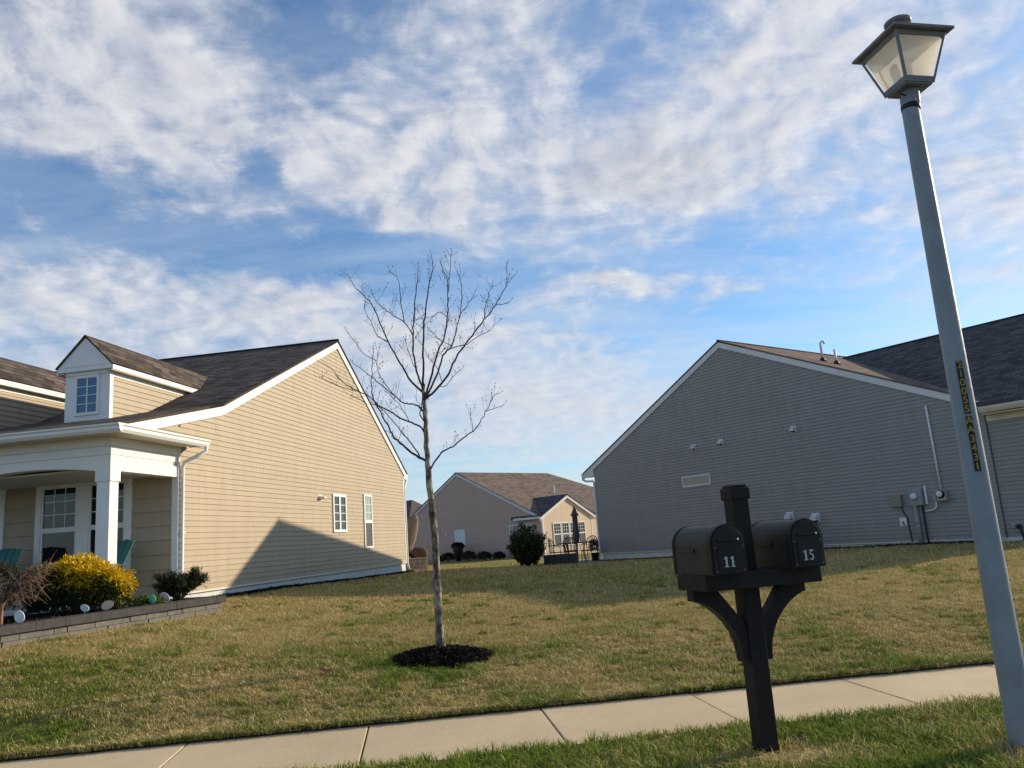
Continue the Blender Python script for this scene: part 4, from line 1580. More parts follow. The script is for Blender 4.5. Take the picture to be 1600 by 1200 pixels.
shift_z(th, .15)

# dark roofed house further back, only the roof corner shows beside the cream house
fh = thing('far_house', 'dark roofed house far back beside the cream house', 'house', (-17.0, 86.0, .2), math.radians(-30))
mb = MB()
mb.box(-8, 6, 0, 10, -.6, 3.2)
mb.build('wall', 'taupe_vinyl', fh)
roof_slab('roof', 'grey_shingle', fh, (-8.4, -.5, 3.0), (6.4, -.5, 3.0), (3.0, 5, 6.2), (-5, 5, 6.2), .1)
roof_slab('roof', 'grey_shingle', fh, (-8.4, 10.5, 3.0), (6.4, 10.5, 3.0), (3.0, 5, 6.2), (-5, 5, 6.2), .1)
roof_slab('roof', 'grey_shingle', fh, (6.4, -.5, 3.0), (6.4, 10.5, 3.0), (3.0, 5, 6.2), (3.0, 4.99, 6.2), .1)
roof_slab('roof', 'grey_shingle', fh, (-8.4, -.5, 3.0), (-8.4, 10.5, 3.0), (-5, 5, 6.2), (-5, 4.99, 6.2), .1)

# ------------------------------------------------------------------ street lamp
PZ = 4.44
lamp = thing('street_lamp', 'pale grey street lamp pole with four sided lantern at the right edge', 'street lamp', (LAMP[0], LAMP[1], 0))
mb = MB()
prof = []
for i in range(25):
    t = i / 24
    prof.append((.088 - .030 * t, -.25 + (PZ + .25) * t))
mb.lathe(prof, (0, 0, 0), 28)
pole = mb.build('pole', 'pole_paint', lamp, smooth=True)
mb = MB()
mb.lathe([(.062, 4.345), (.066, 4.35), (.066, 4.385), (.060, 4.392)], (.006, .002, 0), 20)
mb.build('collar', 'black_plastic', lamp, smooth=True)
LC = (.045 - .02, .029 - .02)
lt = part_group('lantern', lamp)
zb_, hh, wt_, wb_, wr_ = 4.514, .348, .201, .112, .246
yaw = 8.845


def sq(w, z, k):
    a = yaw + k * math.pi / 2
    return Vector((LC[0] + w * 1.41421 * math.cos(a), LC[1] + w * 1.41421 * math.sin(a), z))


def at_h(t, inset=0.0):
    w = wb_ + (wt_ - wb_) * t - inset
    return [sq(w, zb_ + hh * t, k) for k in range(4)]


b0, b1 = at_h(0), at_h(1)
for k in range(4):
    mb = MB()
    mb.tube([b0[k], b1[k]], .012, 4)
    mb.build('corner_bar', 'lamp_metal', lt)
    mb = MB()
    lo, hi = at_h(.10, .012), at_h(.93, .012)
    lo2, hi2 = at_h(.10, .016), at_h(.93, .016)
    i, j = k, (k + 1) % 4
    mb.add([lo[i], lo[j], hi[j], hi[i]], [(0, 1, 2, 3)])
    mb.build('pane', 'lamp_pane', lt)
    for (t0, t1) in ((0.0, .115), (.915, 1.0)):
        mb = MB()
        p0, p1, q0, q1 = at_h(t0), at_h(t1), at_h(t0, .02), at_h(t1, .02)
        mb.hexa([p0[i], p0[j], q0[j], q0[i], p1[i], p1[j], q1[j], q1[i]])
        mb.build('rail', 'lamp_metal', lt)
mb = MB()
bt = [sq(wb_ - .006, zb_ - .012, k) for k in range(4)]
tp = [sq(wb_ - .006, zb_ + .008, k) for k in range(4)]
mb.hexa(bt + tp)
mb.build('bottom_plate', 'lamp_metal', lt)
mb = MB()
r0 = [sq(wr_, zb_ + hh + .004, k) for k in range(4)]
r1 = [sq(wr_, zb_ + hh + .022, k) for k in range(4)]
r2 = [sq(.09, zb_ + hh + .125, k) for k in range(4)]
vs = r0 + r1 + r2
mb.add(vs, [(3, 2, 1, 0)] + [(i, (i + 1) % 4, 4 + (i + 1) % 4, 4 + i) for i in range(4)] + [(4 + i, 4 + (i + 1) % 4, 8 + (i + 1) % 4, 8 + i) for i in range(4)] + [(8, 9, 10, 11)])
mb.build('roof', 'lamp_metal', lt)
mb = MB()
mb.lathe([(.062, .115), (.062, .165), (.075, .175), (.092, .180), (.095, .205), (.08, .216), (.0, .222)], (LC[0], LC[1], zb_ + hh), 20)
mb.build('vent_cap', 'lamp_metal', lt, smooth=True)
mb = MB()
mb.lathe([(.05, -.13), (.058, -.10), (.062, -.03), (.07, -.01)], (LC[0], LC[1], zb_), 16)
mb.build('fitter', 'lamp_metal', lt, smooth=True)
mb = MB()
mb.lathe([(.018, .0), (.018, .05), (.036, .08), (.045, .14), (.040, .19), (.0, .21)], (LC[0], LC[1], zb_ + .01), 14)
mb.build('bulb', 'white_blind', lt, smooth=True)
mb = MB()
mb.tube([(LC[0] - .05, LC[1] - .03, zb_ - .06), (LC[0] - .10, LC[1] - .06, zb_ - .062)], .007, 6)
mb.build('set_screw', 'iron_black', lt)
# stacked number plates on the pole, facing slightly right of the viewer
to_cam = math.atan2(-LAMP[1], -LAMP[0])
FA = to_cam + math.radians(14)
nv = Vector((math.cos(FA), math.sin(FA), 0)); tv = Vector((-math.sin(FA), math.cos(FA), 0))


def pole_r(z):
    return .088 - .030 * (z + .25) / (PZ + .25)


def plate(chars, ztop, pitch):
    pl = part_group('number_plate', lamp)
    hgt = pitch * len(chars)
    mb = MB()
    ra, rb = pole_r(ztop - hgt) + .0015, pole_r(ztop) + .0015
    pts = []
    for (rr, zq) in ((ra, ztop - hgt), (rb, ztop)):
        for d_ in (-.006, .004):
            for s_ in (-.018, .018):
                pts.append(nv * (rr + d_) + tv * s_ + Vector((0, 0, zq)))
    mb.hexa([pts[0], pts[1], pts[3], pts[2], pts[4], pts[5], pts[7], pts[6]])
    mb.build('plate', 'label_black', pl)
    for i, ch in enumerate(chars):
        cu_ = bpy.data.curves.new('character', 'FONT')
        cu_.body = ch
        cu_.size = pitch * 1.12
        cu_.align_x = 'CENTER'
        cu_.align_y = 'CENTER'
        cu_.extrude = .0006
        cu_.offset = .0012
        cu_.materials.append(MATS['label_gold'])
        tmp = bpy.data.objects.new('tmp', cu_)
        me = bpy.data.meshes.new_from_object(tmp)
        bpy.data.objects.remove(tmp)
        me.name = 'character'
        o = bpy.data.objects.new('character', me)
        COL.objects.link(o)
        o.parent = pl
        zc_ = ztop - pitch * (i + .5)
        pos = nv * (pole_r(zc_) + .0065) + Vector((0, 0, zc_))
        o.matrix_local = Matrix(((tv.x, 0, nv.x, pos.x), (tv.y, 0, nv.y, pos.y), (0, 1, 0, pos.z), (0, 0, 0, 1)))
    return ztop - hgt


z_ = plate('210055', 2.462, .0600)
z_ = plate('AA', z_ - .018, .0605)
plate('3431', z_ - .002, .0605)

# ------------------------------------------------------------------ mailbox stand
MA = math.radians(17)
ms = thing('mailbox_stand', 'dark wooden post carrying two arched mailboxes numbered 11 and 15', 'mailbox', (POST[0], POST[1], 0), MA)
PW = .062
mb = MB()
mb.box(-PW, PW, -PW, PW, -.25, 1.70)
mb.build('post', 'black_post', ms, bevel=.007)
mb = MB()
mb.box(-PW - .012, PW + .012, -PW - .012, PW + .012, 1.655, 1.735)
pc = mb.build('post_cap', 'black_post', ms, bevel=.008)
mb = MB()
mb.box(-PW, PW, -PW, PW, 1.733, 1.755)
mb.build('cap_top', 'black_post', pc, bevel=.008)
mb = MB()
mb.box(-.436, .436, -.235, .15, 1.075, 1.178)
mb.build('crossarm', 'black_post', ms, bevel=.005)


def bracket(sg):
    mb = MB()
    under = [(.415, 1.005), (.36, .985), (.30, .950), (.24, .900), (.19, .845), (.152, .785), (.126, .72), (.112, .65), (.108, .59)]
    poly = [(.26, 1.076), (.43, 1.076), (.43, 1.005)] + under + [(PW - .004, .59), (PW - .004, .82)]
    poly = [(sg * a, b) for a, b in poly]
    mb.prism(poly, lambda p, q, h: (p, h, q), -.045, .045)
    mb.build('bracket', 'black_post', ms)


bracket(-1)
bracket(1)


def digit(ch, w, h):
    """outline polygons of slab-serif digits in a unit box"""
    if ch == '1':
        return [[(.12, 0), (.88, 0), (.88, .09), (.68, .09), (.68, 1), (.50, 1), (.10, .86), (.10, .76), (.34, .80), (.34, .09), (.12, .09)]]
    if ch == '5':
        bow = [(.14 + 0, .0)]
        arc = lambda cx, cy, rx, ry, a0, a1, n: [(cx + rx * math.cos(math.radians(a0 + (a1 - a0) * i / n)), cy + ry * math.sin(math.radians(a0 + (a1 - a0) * i / n))) for i in range(n + 1)]
        top = [[(.16, .52), (.16, 1), (.86, 1), (.86, .84), (.32, .84), (.32, .52)]]
        o = arc(.48, .30, .42, .31, 120, -150, 14)
        i_ = arc(.46, .30, .18, .20, -150, 120, 14)
        quads = [[o[k], o[k + 1], i_[13 - k], i_[14 - k]] for k in range(14)]
        return top + quads
    return []


def mailbox(xc, num):
    bx = part_group('mailbox', ms)
    W, H, Lb, zb = .122, .312, .50, 1.18
    yf, yb2 = -.30, .20
    r = W
    prof = [(-W, 0), (-W, H - r)] + [(-r * math.cos(math.pi * i / 12), H - r + r * math.sin(math.pi * i / 12)) for i in range(1, 12)] + [(W, H - r), (W, 0)]
    mb = MB()
    mb.prism(prof, lambda p, q, h: (xc + p, h, zb + q), yf, yb2)
    o = mb.build('body', 'mail_metal', bx)
    # rolled rims at both ends
    big = [(p * 1.045, q * 1.02 - .002) for p, q in prof]
    for (ya, yb_) in ((yf - .012, yf + .035), (yb2 - .02, yb2 + .004)):
        mb = MB()
        mb.prism(big, lambda p, q, h: (xc + p, h, zb + q), ya, yb_)
        mb.build('rim', 'black_plastic', bx)
    mb = MB()
    mb.prism([(p * .93, q * .95 + .006) for p, q in prof], lambda p, q, h: (xc + p, h, zb + q), yf - .022, yf - .010)
    mb.build('door', 'black_plastic', bx, bevel=.003)
    mb = MB()
    mb.box(xc - .082, xc + .082, yf - .028, yf - .021, zb + .03, zb + .165)
    mb.build('door_panel', 'black_plastic', bx, bevel=.003)
    mb = MB()
    mb.box(xc - .075, xc + .055, yf - .036, yf - .021, zb + .205, zb + .222)
    mb.build('handle', 'black_plastic', bx, bevel=.003)
    mb = MB()
    mb.box(xc + .060, xc + .074, yf - .036, yf - .021, zb + .207, zb + .222)
    mb.build('latch', 'chrome', bx, bevel=.003)
    for (sx, sz) in ((-.10, .02), (.10, .02), (-.10, .17), (.10, .17)):
        mb = MB()
        mb.blob((xc + sx, yf - .022, zb + sz), (.005, .004, .005), 6, 4, 1, 0)
        mb.build('rivet', 'stake_metal', bx)
    nw, nh = .040, .066
    x0 = xc - .010
    for i, ch in enumerate(num):
        mb = MB()
        for poly in digit(ch, nw, nh):
            mb.prism(poly, lambda p, q, h, i=i: (x0 - nw * 1.0 + i * nw * 1.12 + p * nw, h, zb + .045 + q * nh), yf - .0305, yf - .0275)
        mb.build('number', 'number_white', bx)
    mb = MB()
    mb.box(xc - W - .012, xc - W - .004, -.10, .10, zb + .14, zb + .165)
    mb.build('flag', 'mail_metal', bx, bevel=.002)


mailbox(-.295, '11')
mailbox(.295, '15')

# ------------------------------------------------------------------ young bare tree
LIMBS = [
 ([[-0.0,0.0,0.0],[-0.0,0.0,0.36],[-0.0,0.0,0.94],[-0.01,0.0,1.53],[-0.03,0.0,1.99],[-0.04,0.0,2.28],[-0.05,0.0,2.53],[-0.04,0.0,2.76],[-0.05,0.0,3.04],[-0.05,0.0,3.24]], [0.062,0.052,0.047,0.043,0.04,0.036,0.031,0.029,0.026,0.022]),
 ([[-0.05,0.0,3.24],[-0.04,0.03,3.52],[-0.02,0.06,3.96],[0.03,0.08,4.27],[0.08,0.1,4.57],[0.13,0.13,4.76],[0.11,0.15,4.96]], [0.02,0.004]),
 ([[-0.05,0.0,3.15],[-0.1,-0.06,3.33],[-0.14,-0.11,3.62],[-0.13,-0.16,3.82],[-0.1,-0.21,4.02],[-0.06,-0.26,4.31],[-0.02,-0.3,4.51],[0.01,-0.35,4.62]], [0.017,0.004]),
 ([[-0.05,0.0,3.13],[-0.21,0.04,3.31],[-0.31,0.08,3.5],[-0.38,0.11,3.63],[-0.48,0.14,3.84],[-0.58,0.18,4.1],[-0.67,0.21,4.34],[-0.78,0.24,4.5],[-0.91,0.27,4.65],[-0.97,0.3,4.78]], [0.018,0.004]),
 ([[-0.48,0.14,3.84],[-0.62,0.2,3.94],[-0.69,0.25,4.1],[-0.79,0.3,4.33],[-0.79,0.34,4.44]], [0.008,0.003]),
 ([[-0.13,-0.16,3.82],[-0.21,-0.3,3.96],[-0.3,-0.43,4.0],[-0.4,-0.54,4.07],[-0.48,-0.65,4.13],[-0.5,-0.76,4.2]], [0.009,0.003]),
 ([[-0.21,-0.3,3.96],[-0.22,-0.47,4.15],[-0.21,-0.62,4.38],[-0.25,-0.75,4.42]], [0.008,0.003]),
 ([[-0.05,0.0,3.0],[0.07,-0.09,3.35],[0.16,-0.16,3.57],[0.25,-0.23,3.73],[0.31,-0.3,3.95],[0.34,-0.37,4.18],[0.35,-0.44,4.4],[0.28,-0.5,4.6]], [0.018,0.004]),
 ([[0.34,-0.37,4.18],[0.4,-0.69,4.39],[0.46,-0.97,4.56]], [0.006,0.003]),
 ([[-0.03,-0.01,3.05],[0.13,0.07,3.38],[0.2,0.13,3.61],[0.31,0.2,3.75],[0.38,0.26,3.98],[0.45,0.32,4.27],[0.47,0.38,4.56],[0.44,0.44,4.77]], [0.017,0.004]),
 ([[0.42,0.29,4.15],[0.54,0.56,4.4],[0.65,0.79,4.66]], [0.007,0.003]),
 ([[-0.03,-0.01,3.05],[0.15,-0.04,3.19],[0.29,-0.06,3.37],[0.38,-0.08,3.53],[0.52,-0.1,3.7],[0.66,-0.12,3.86],[0.76,-0.14,3.97],[0.88,-0.16,4.1],[0.98,-0.18,4.24],[1.07,-0.19,4.38],[1.16,-0.21,4.48]], [0.018,0.004]),
 ([[0.28,0.18,3.71],[0.5,0.29,3.78],[0.65,0.39,3.9],[0.81,0.49,3.99],[0.88,0.58,4.15]], [0.008,0.003]),
 ([[0.76,-0.14,3.97],[0.78,-0.21,4.11],[0.84,-0.28,4.26],[0.89,-0.34,4.33]], [0.007,0.003]),
 ([[0.91,-0.16,4.14],[1.04,-0.3,4.1],[1.09,-0.41,4.1]], [0.005,0.003]),
 ([[1.06,-0.19,4.36],[1.08,-0.39,4.48]], [0.005,0.003]),
 ([[-0.04,0.0,2.15],[0.07,-0.04,2.3],[0.16,-0.08,2.39],[0.28,-0.11,2.43],[0.44,-0.14,2.54],[0.56,-0.18,2.61],[0.65,-0.21,2.72],[0.75,-0.24,2.88],[0.82,-0.27,2.99],[0.88,-0.3,3.0]], [0.014,0.003]),
 ([[0.71,-0.23,2.81],[0.91,-0.53,2.81]], [0.005,0.003]),
 ([[0.53,-0.17,2.59],[0.53,-0.37,2.79]], [0.005,0.003]),
 ([[-0.04,0.0,2.8],[-0.1,0.08,2.95],[-0.19,0.14,3.02],[-0.33,0.21,3.06],[-0.46,0.27,3.18],[-0.6,0.33,3.31],[-0.73,0.39,3.44],[-0.87,0.44,3.57],[-1.01,0.5,3.69]], [0.014,0.004]),
 ([[-0.46,0.27,3.18],[-0.64,0.45,3.45],[-0.72,0.62,3.72],[-0.69,0.77,3.94]], [0.007,0.003]),
 ([[-0.72,0.62,3.72],[-0.85,0.5,3.79],[-0.93,0.41,3.91],[-1.02,0.32,4.06]], [0.006,0.003]),
 ([[-0.05,0.0,2.63],[-0.12,-0.06,2.72],[-0.23,-0.11,2.77],[-0.35,-0.16,2.83],[-0.46,-0.2,2.91],[-0.57,-0.25,2.97],[-0.64,-0.29,3.06],[-0.77,-0.33,3.14],[-0.92,-0.38,3.22],[-0.99,-0.42,3.3],[-1.06,-0.46,3.4],[-1.19,-0.5,3.5]], [0.014,0.003]),
 ([[-0.76,-0.33,3.13],[-0.82,-0.48,3.13],[-0.93,-0.62,3.15],[-1.08,-0.75,3.22],[-1.09,-0.88,3.23]], [0.006,0.003]),
 ([[-0.04,0.0,2.28],[-0.14,-0.01,2.34],[-0.25,-0.02,2.43],[-0.36,-0.03,2.53],[-0.44,-0.04,2.62],[-0.5,-0.05,2.75],[-0.58,-0.06,2.92],[-0.66,-0.07,3.11],[-0.67,-0.08,3.26],[-0.65,-0.09,3.53],[-0.63,-0.1,3.7]], [0.02,0.004]),
 ([[-0.11,-0.01,2.32],[-0.21,0.05,2.48],[-0.29,0.1,2.6],[-0.38,0.15,2.72],[-0.49,0.2,2.87],[-0.64,0.25,3.04],[-0.79,0.3,3.1],[-0.97,0.34,3.21]], [0.012,0.003]),
 ([[-0.23,-0.11,2.77],[-0.35,0.04,3.0],[-0.47,0.17,3.14],[-0.57,0.29,3.26]], [0.006,0.003]),
 ([[-0.04,0.0,2.73],[-0.11,0.04,2.86],[-0.1,0.08,2.97],[-0.07,0.12,3.1]], [0.01,0.008]),
 ([[-0.11,-0.07,3.37],[-0.22,0.09,3.67],[-0.28,0.23,3.89]], [0.006,0.003]),
 ([[0.19,-0.04,3.24],[0.11,0.11,3.48],[0.02,0.23,3.6],[-0.06,0.36,3.77]], [0.006,0.003]),
 ([[0.31,0.2,3.75],[0.13,0.52,3.93],[-0.0,0.8,4.13]], [0.006,0.003]),
 ([[0.32,-0.31,3.98],[0.23,-0.42,4.02],[0.12,-0.52,3.9],[-0.04,-0.61,3.68]], [0.006,0.003]),
 ([[0.02,0.07,4.18],[-0.08,0.18,4.13],[-0.16,0.27,4.12]], [0.005,0.003]),
 ([[0.15,-0.04,3.19],[0.24,-0.07,3.19],[0.35,-0.11,3.31],[0.45,-0.14,3.37]], [0.006,0.003]),
 ([[-0.09,0.05,2.91],[-0.17,0.15,3.1]], [0.004,0.002]),
]

rt = random.Random(5)
tz = float(lawn_z(TREE[0], TREE[1]))
tree = thing('young_tree', 'young bare tree standing in a mulch ring on the lawn', 'tree', (TREE[0], TREE[1], .19))


def smooth_path(P, R, k=4):
    P = [Vector(p) for p in P]
    if len(R) == 2:
        R = [R[0] + (R[1] - R[0]) * i / (len(P) - 1) for i in range(len(P))]
    out, rad = [], []
    for i in range(len(P) - 1):
        p0, p1, p2, p3 = P[max(i - 1, 0)], P[i], P[i + 1], P[min(i + 2, len(P) - 1)]
        for j in range(k):
            t = j / k
            q = .5 * ((2 * p1) + (p2 - p0) * t + (2 * p0 - 5 * p1 + 4 * p2 - p3) * t * t + (3 * p1 - p0 - 3 * p2 + p3) * t ** 3)
            out.append(q)
            rad.append(R[i] + (R[i + 1] - R[i]) * t)
    out.append(P[-1])
    rad.append(R[-1])
    return out, rad


def twig(mb, p, d, ln, r):
    pts, q = [p], p
    d = d.normalized()
    kk = 4
    for i in range(kk):
        d = (d + Vector((rt.uniform(-.25, .25), rt.uniform(-.25, .25), rt.uniform(-.05, .28)))).normalized()
        q = q + d * ln / kk
        pts.append(q)
    mb.tube(pts, [r * (1 - .55 * i / kk) for i in range(kk + 1)], 4)
    # bud at the tip
    mb.blob(q, (.0055, .0055, .009), 5, 3, 1, 0)
    if ln > .16:
        for i in (2, 3):
            if rt.random() < .65:
                twig(mb, pts[i], d + Vector((rt.uniform(-1, 1), rt.uniform(-1, 1), rt.uniform(0, .6))), ln * .45, r * .7)


for li, (P, Rr_) in enumerate(LIMBS):
    if li:
        Rr_ = [r_ * .80 for r_ in Rr_]
    pts, rad = smooth_path(P, Rr_)
    if li == 0:
        pts = [Vector((0, 0, -.12))] + pts
        rad = [.08] + [r_ * .92 for r_ in rad]
        rad[1] = .07
        for i in range(2, len(pts)):
            pts[i] = pts[i] + Vector((rt.uniform(-.006, .006), rt.uniform(-.006, .006), 0))
            rad[i] *= rt.uniform(.95, 1.10)
        mb = MB()
        mb.tube(pts, rad, 12)
        mb.build('trunk', 'tree_bark', tree, smooth=True)
        continue
    mb = MB()
    for i in range(1, len(pts)):
        pts[i] = pts[i] + Vector((rt.uniform(-.008, .008), rt.uniform(-.008, .008), rt.uniform(-.006, .006)))
    mb.tube(pts, rad, 6)
    ln_tot = sum((pts[i + 1] - pts[i]).length for i in range(len(pts) - 1))
    nt_ = max(3, int(ln_tot * 10))
    for i in range(nt_):
        k = rt.randint(max(1, len(pts) // 5), len(pts) - 2) if len(pts) > 4 else len(pts) - 2
        dd = (pts[k + 1] - pts[k]).normalized()
        sidev = Vector((rt.uniform(-1, 1), rt.uniform(-1, 1), rt.uniform(-.3, .7))).normalized()
        twig(mb, pts[k], dd * .8 + sidev, rt.uniform(.06, .24), max(.0022, rad[k] * .30))
    twig(mb, pts[-1], (pts[-1] - pts[-2]), .05, .0028)
    mb.build('branch', 'bark_dark', tree, smooth=True)

# mulch mound under the tree
n = 46
mb = MB()
ring = []
vs = [(0, 0, .115)]
for r_i, (rr, zz_) in enumerate(((.16, .105), (.32, .075), (.48, .035), (.62, -.03))):
    for k in range(n):
        a = 2 * math.pi * k / n
        j = 1 + .10 * math.sin(3 * a + 1) + .05 * math.sin(7 * a)
        x, y = TREE[0] + .02 + rr * j * math.cos(a), TREE[1] - .02 + .88 * rr * j * math.sin(a)
        vs.append((x, y, float(lawn_z(x, y)) + zz_ + .01 + rt.uniform(-.008, .008)))
vs[0] = (TREE[0], TREE[1], tz + .12)
fs = [(0, 1 + k, 1 + (k + 1) % n) for k in range(n)]
for r_i in range(3):
    for k in range(n):
        fs.append((1 + r_i * n + k, 1 + (r_i + 1) * n + k, 1 + (r_i + 1) * n + (k + 1) % n, 1 + r_i * n + (k + 1) % n))
mb.add(vs, fs)
tag(mb.build('mulch_mound', 'mulch_soil', smooth=True), 'dark mulch mound around the foot of the young tree', 'mulch', kind='stuff')


def chips(name, label, x, y, z, size, base=(.028, .021, .017), spread=.9):
    """loose bark chips as small bent quads"""
    n = len(x)
    a = rng.random(n) * 6.28
    t = rng.normal(0, .5, n)
    l, w = size * (.5 + rng.random(n)), size * .35 * (.5 + rng.random(n))
    ux, uy, uz = np.cos(a) * np.cos(t), np.sin(a) * np.cos(t), np.sin(t)
    px, py, pz = -np.sin(a), np.cos(a), rng.normal(0, .4, n)
    V = np.empty((n, 4, 3))
    c = np.stack([x, y, z], -1)
    U = np.stack([ux, uy, uz], -1) * l[:, None] / 2
    W = np.stack([px, py, pz], -1) * w[:, None] / 2
    V[:, 0], V[:, 1], V[:, 2], V[:, 3] = c - U - W, c + U - W, c + U + W, c - U + W
    col = np.array(base)[None] * (1 - spread / 2 + spread * 1.6 * rng.random(n) ** 2)[:, None]
    F_ = (np.arange(n)[:, None] * 4 + np.arange(4)[None])
    o = fast_mesh(name, V.reshape(-1, 3), F_, 'chips', np.repeat(col, 4, 0))
    return tag(o, label, 'mulch', kind='stuff')


n = 5200
rr = .60 * np.sqrt(rng.random(n)); a = rng.random(n) * 6.2832
x, y = TREE[0] + .02 + rr * np.cos(a), TREE[1] - .02 + .88 * rr * np.sin(a)
chips('bark_mulch', 'dark shredded bark mulch heaped around the young tree', x, y, lawn_z(x, y) + .13 * (1 - (rr / .62) ** 1.6) + .004 + .012 * rng.random(n), .045)
# mulch strip along the cream house
n = 9000
u = rng.uniform(0.3, 13.8, n); w_ = rng.uniform(0, .24, n)
x, y = O1[0] + X1[0] * w_ + Y1[0] * u, O1[1] + X1[1] * w_ + Y1[1] * u
chips('bark_mulch', 'dark mulch strip along the foot of the cream gable wall', x, y, lawn_z(x, y) + .012 + .03 * rng.random(n), .06)
mb = MB()
for i in range(40):
    pts = []
    for (uu, ww) in ((i, 0), (i + 1, 0), (i + 1, 1), (i, 1)):
        ul = .2 + 13.6 * uu / 40
        wl = -.05 + .31 * ww + (.03 * math.sin(ul * 3) if ww else 0)
        px_, py_ = O1[0] + X1[0] * wl + Y1[0] * ul, O1[1] + X1[1] * wl + Y1[1] * ul
        pts.append((px_, py_, float(lawn_z(px_, py_)) + (.03 if not ww else .006)))
    mb.add(pts, [(0, 1, 2, 3)])
tag(mb.build('mulch_strip', 'mulch_soil', fix=False), 'bare dark soil strip at the foot of the cream gable wall', 'mulch', kind='stuff')
n = 5000
u = rng.uniform(-.2, 14, n); w_ = rng.uniform(0, .2, n)
x, y = O2[0] - D2[0] * w_ + T2[0] * u, O2[1] - D2[1] * w_ + T2[1] * u
chips('bark_mulch', 'dark soil strip along the foot of the grey gable wall', x, y, lawn_z(x, y) + .012 + .03 * rng.random(n), .06)

# ------------------------------------------------------------------ garden wall of blocks with capping
WANG = math.atan2(WU[1], WU[0])
gwall = thing('garden_wall', 'low curved bed wall of rough grey blocks with dark capping', 'wall', (WB[0], WB[1], .55), WANG)
WL = float(np.linalg.norm(WA - WB))
rb = random.Random(3)
for row in range(4):
    x = -2.6 - .13 * (row % 2)
    zt_ = .232 - .082 * row
    while x < WL - .02:
        ln = rb.choice((.20, .26, .26, .32))
        x1 = min(x + ln, WL)
        if x1 - x > .05:
            mb = MB()
            j = rb.uniform(-.008, .010)
            mb.box(x + .003, x1 - .003, -.10 - j, .12, zt_ - .079, zt_)      # the face towards the lawn is -y
            mb.build('block', 'block_stone', gwall, bevel=.006)
        x = x1
x = -2.7
while x < WL + .06:
    x1 = min(x + rb.choice((.52, .61, .45)), WL + .06)
    mb = MB()
    mb.box(x + .001, x1 - .001, -.145 - rb.uniform(0, .005), .16, .236, .340 + rb.uniform(-.001, .002))
    mb.build('cap_stone', 'cap_stone', gwall, bevel=.010)
    x = x1
mb = MB()
mb.box(WL - .20, WL + .0, .10, .9, -.1, .235)
mb.build('end_block', 'block_stone', gwall, bevel=.01)
mb = MB()
mb.box(WL - .22, WL + .05, .165, .9, .236, .338)
mb.build('cap_stone', 'cap_stone', gwall, bevel=.014)

# planting bed soil behind it
mb = MB()
bp = [WB - WU * 2.6 + WN * .1, WA + WU * .0 + WN * .05, WA + WN * .85 + WU * .4, O1 + X1 * .02 + Y1 * .1, O1 - Y1 * 1.9, O1 - Y1 * 1.9 - X1 * 5, WB - WU * 2.6 + WN * 4]
mb.add([(float(p[0]), float(p[1]), .842) for p in bp], [tuple(range(len(bp)))])
tag(mb.build('bed_soil', 'mulch_soil'), 'dark planting bed between block wall and porch', 'soil', kind='structure')
n = 9000
s_ = rng.uniform(-2.4, WL, n); t_ = rng.uniform(.12, 1.9, n)
x, y = WB[0] + WU[0] * s_ + WN[0] * t_, WB[1] + WU[1] * s_ + WN[1] * t_
chips('bark_mulch', 'dark bark mulch covering the bed in front of the porch', x, y, .846 + .025 * rng.random(n), .05)


def foliage(n, c, r, lump, seed, shell=.55, flat=0.0):
    """leaf positions in a lumpy ellipsoid: returns points, outwardness, direction"""
    rg = np.random.default_rng(seed)
    d = rg.normal(size=(n, 3))
    d /= np.linalg.norm(d, axis=1)[:, None]
    d[:, 2] = np.where(d[:, 2] < -.55, -d[:, 2], d[:, 2])
    k = 1 + lump * (np.sin(d[:, 0] * 5 + seed) * np.cos(d[:, 1] * 6 - seed) + .7 * np.sin(d[:, 2] * 9 + d[:, 0] * 7) + .5 * np.sin(d[:, 1] * 15 + d[:, 2] * 11))
    t = shell + (1 - shell) * rg.random(n) ** .6
    p = d * (k * t)[:, None] * np.array(r)[None] + np.array(c)[None]
    return p, t, d, rg


def leaf_cards(name, P, D, size, asp, cols, parent, rg, droop=0.0, mat='leaves'):
    n = len(P)
    U = D + rg.normal(0, .6, (n, 3))
    U[:, 2] -= droop
    U /= np.linalg.norm(U, axis=1)[:, None]
    W = np.cross(U, rg.normal(size=(n, 3)))
    W /= np.linalg.norm(W, axis=1)[:, None]
    L = size * (.55 + .9 * rg.random(n))
    V = np.empty((n, 4, 3))
    V[:, 0] = P
    V[:, 1] = P + U * (L * .5)[:, None] + W * (L * asp / 2)[:, None]
    V[:, 2] = P + U * L[:, None]
    V[:, 3] = P + U * (L * .5)[:, None] - W * (L * asp / 2)[:, None]
    F_ = np.arange(n)[:, None] * 4 + np.arange(4)[None]
    return fast_mesh(name, V.reshape(-1, 3), F_, mat, np.repeat(cols, 4, 0), parent)


def stems(parent, base, tips, r, mat='bark_dark', name='stem'):
    mb = MB()
    for tp_ in tips:
        b = Vector(base); t = Vector(tp_)
        m = (b + t) / 2 + Vector((rt.uniform(-.05, .05), rt.uniform(-.05, .05), rt.uniform(0, .06)))
        mb.tube([b, m, t], [r, r * .7, r * .4], 5)
    return mb.build(name, mat, parent)


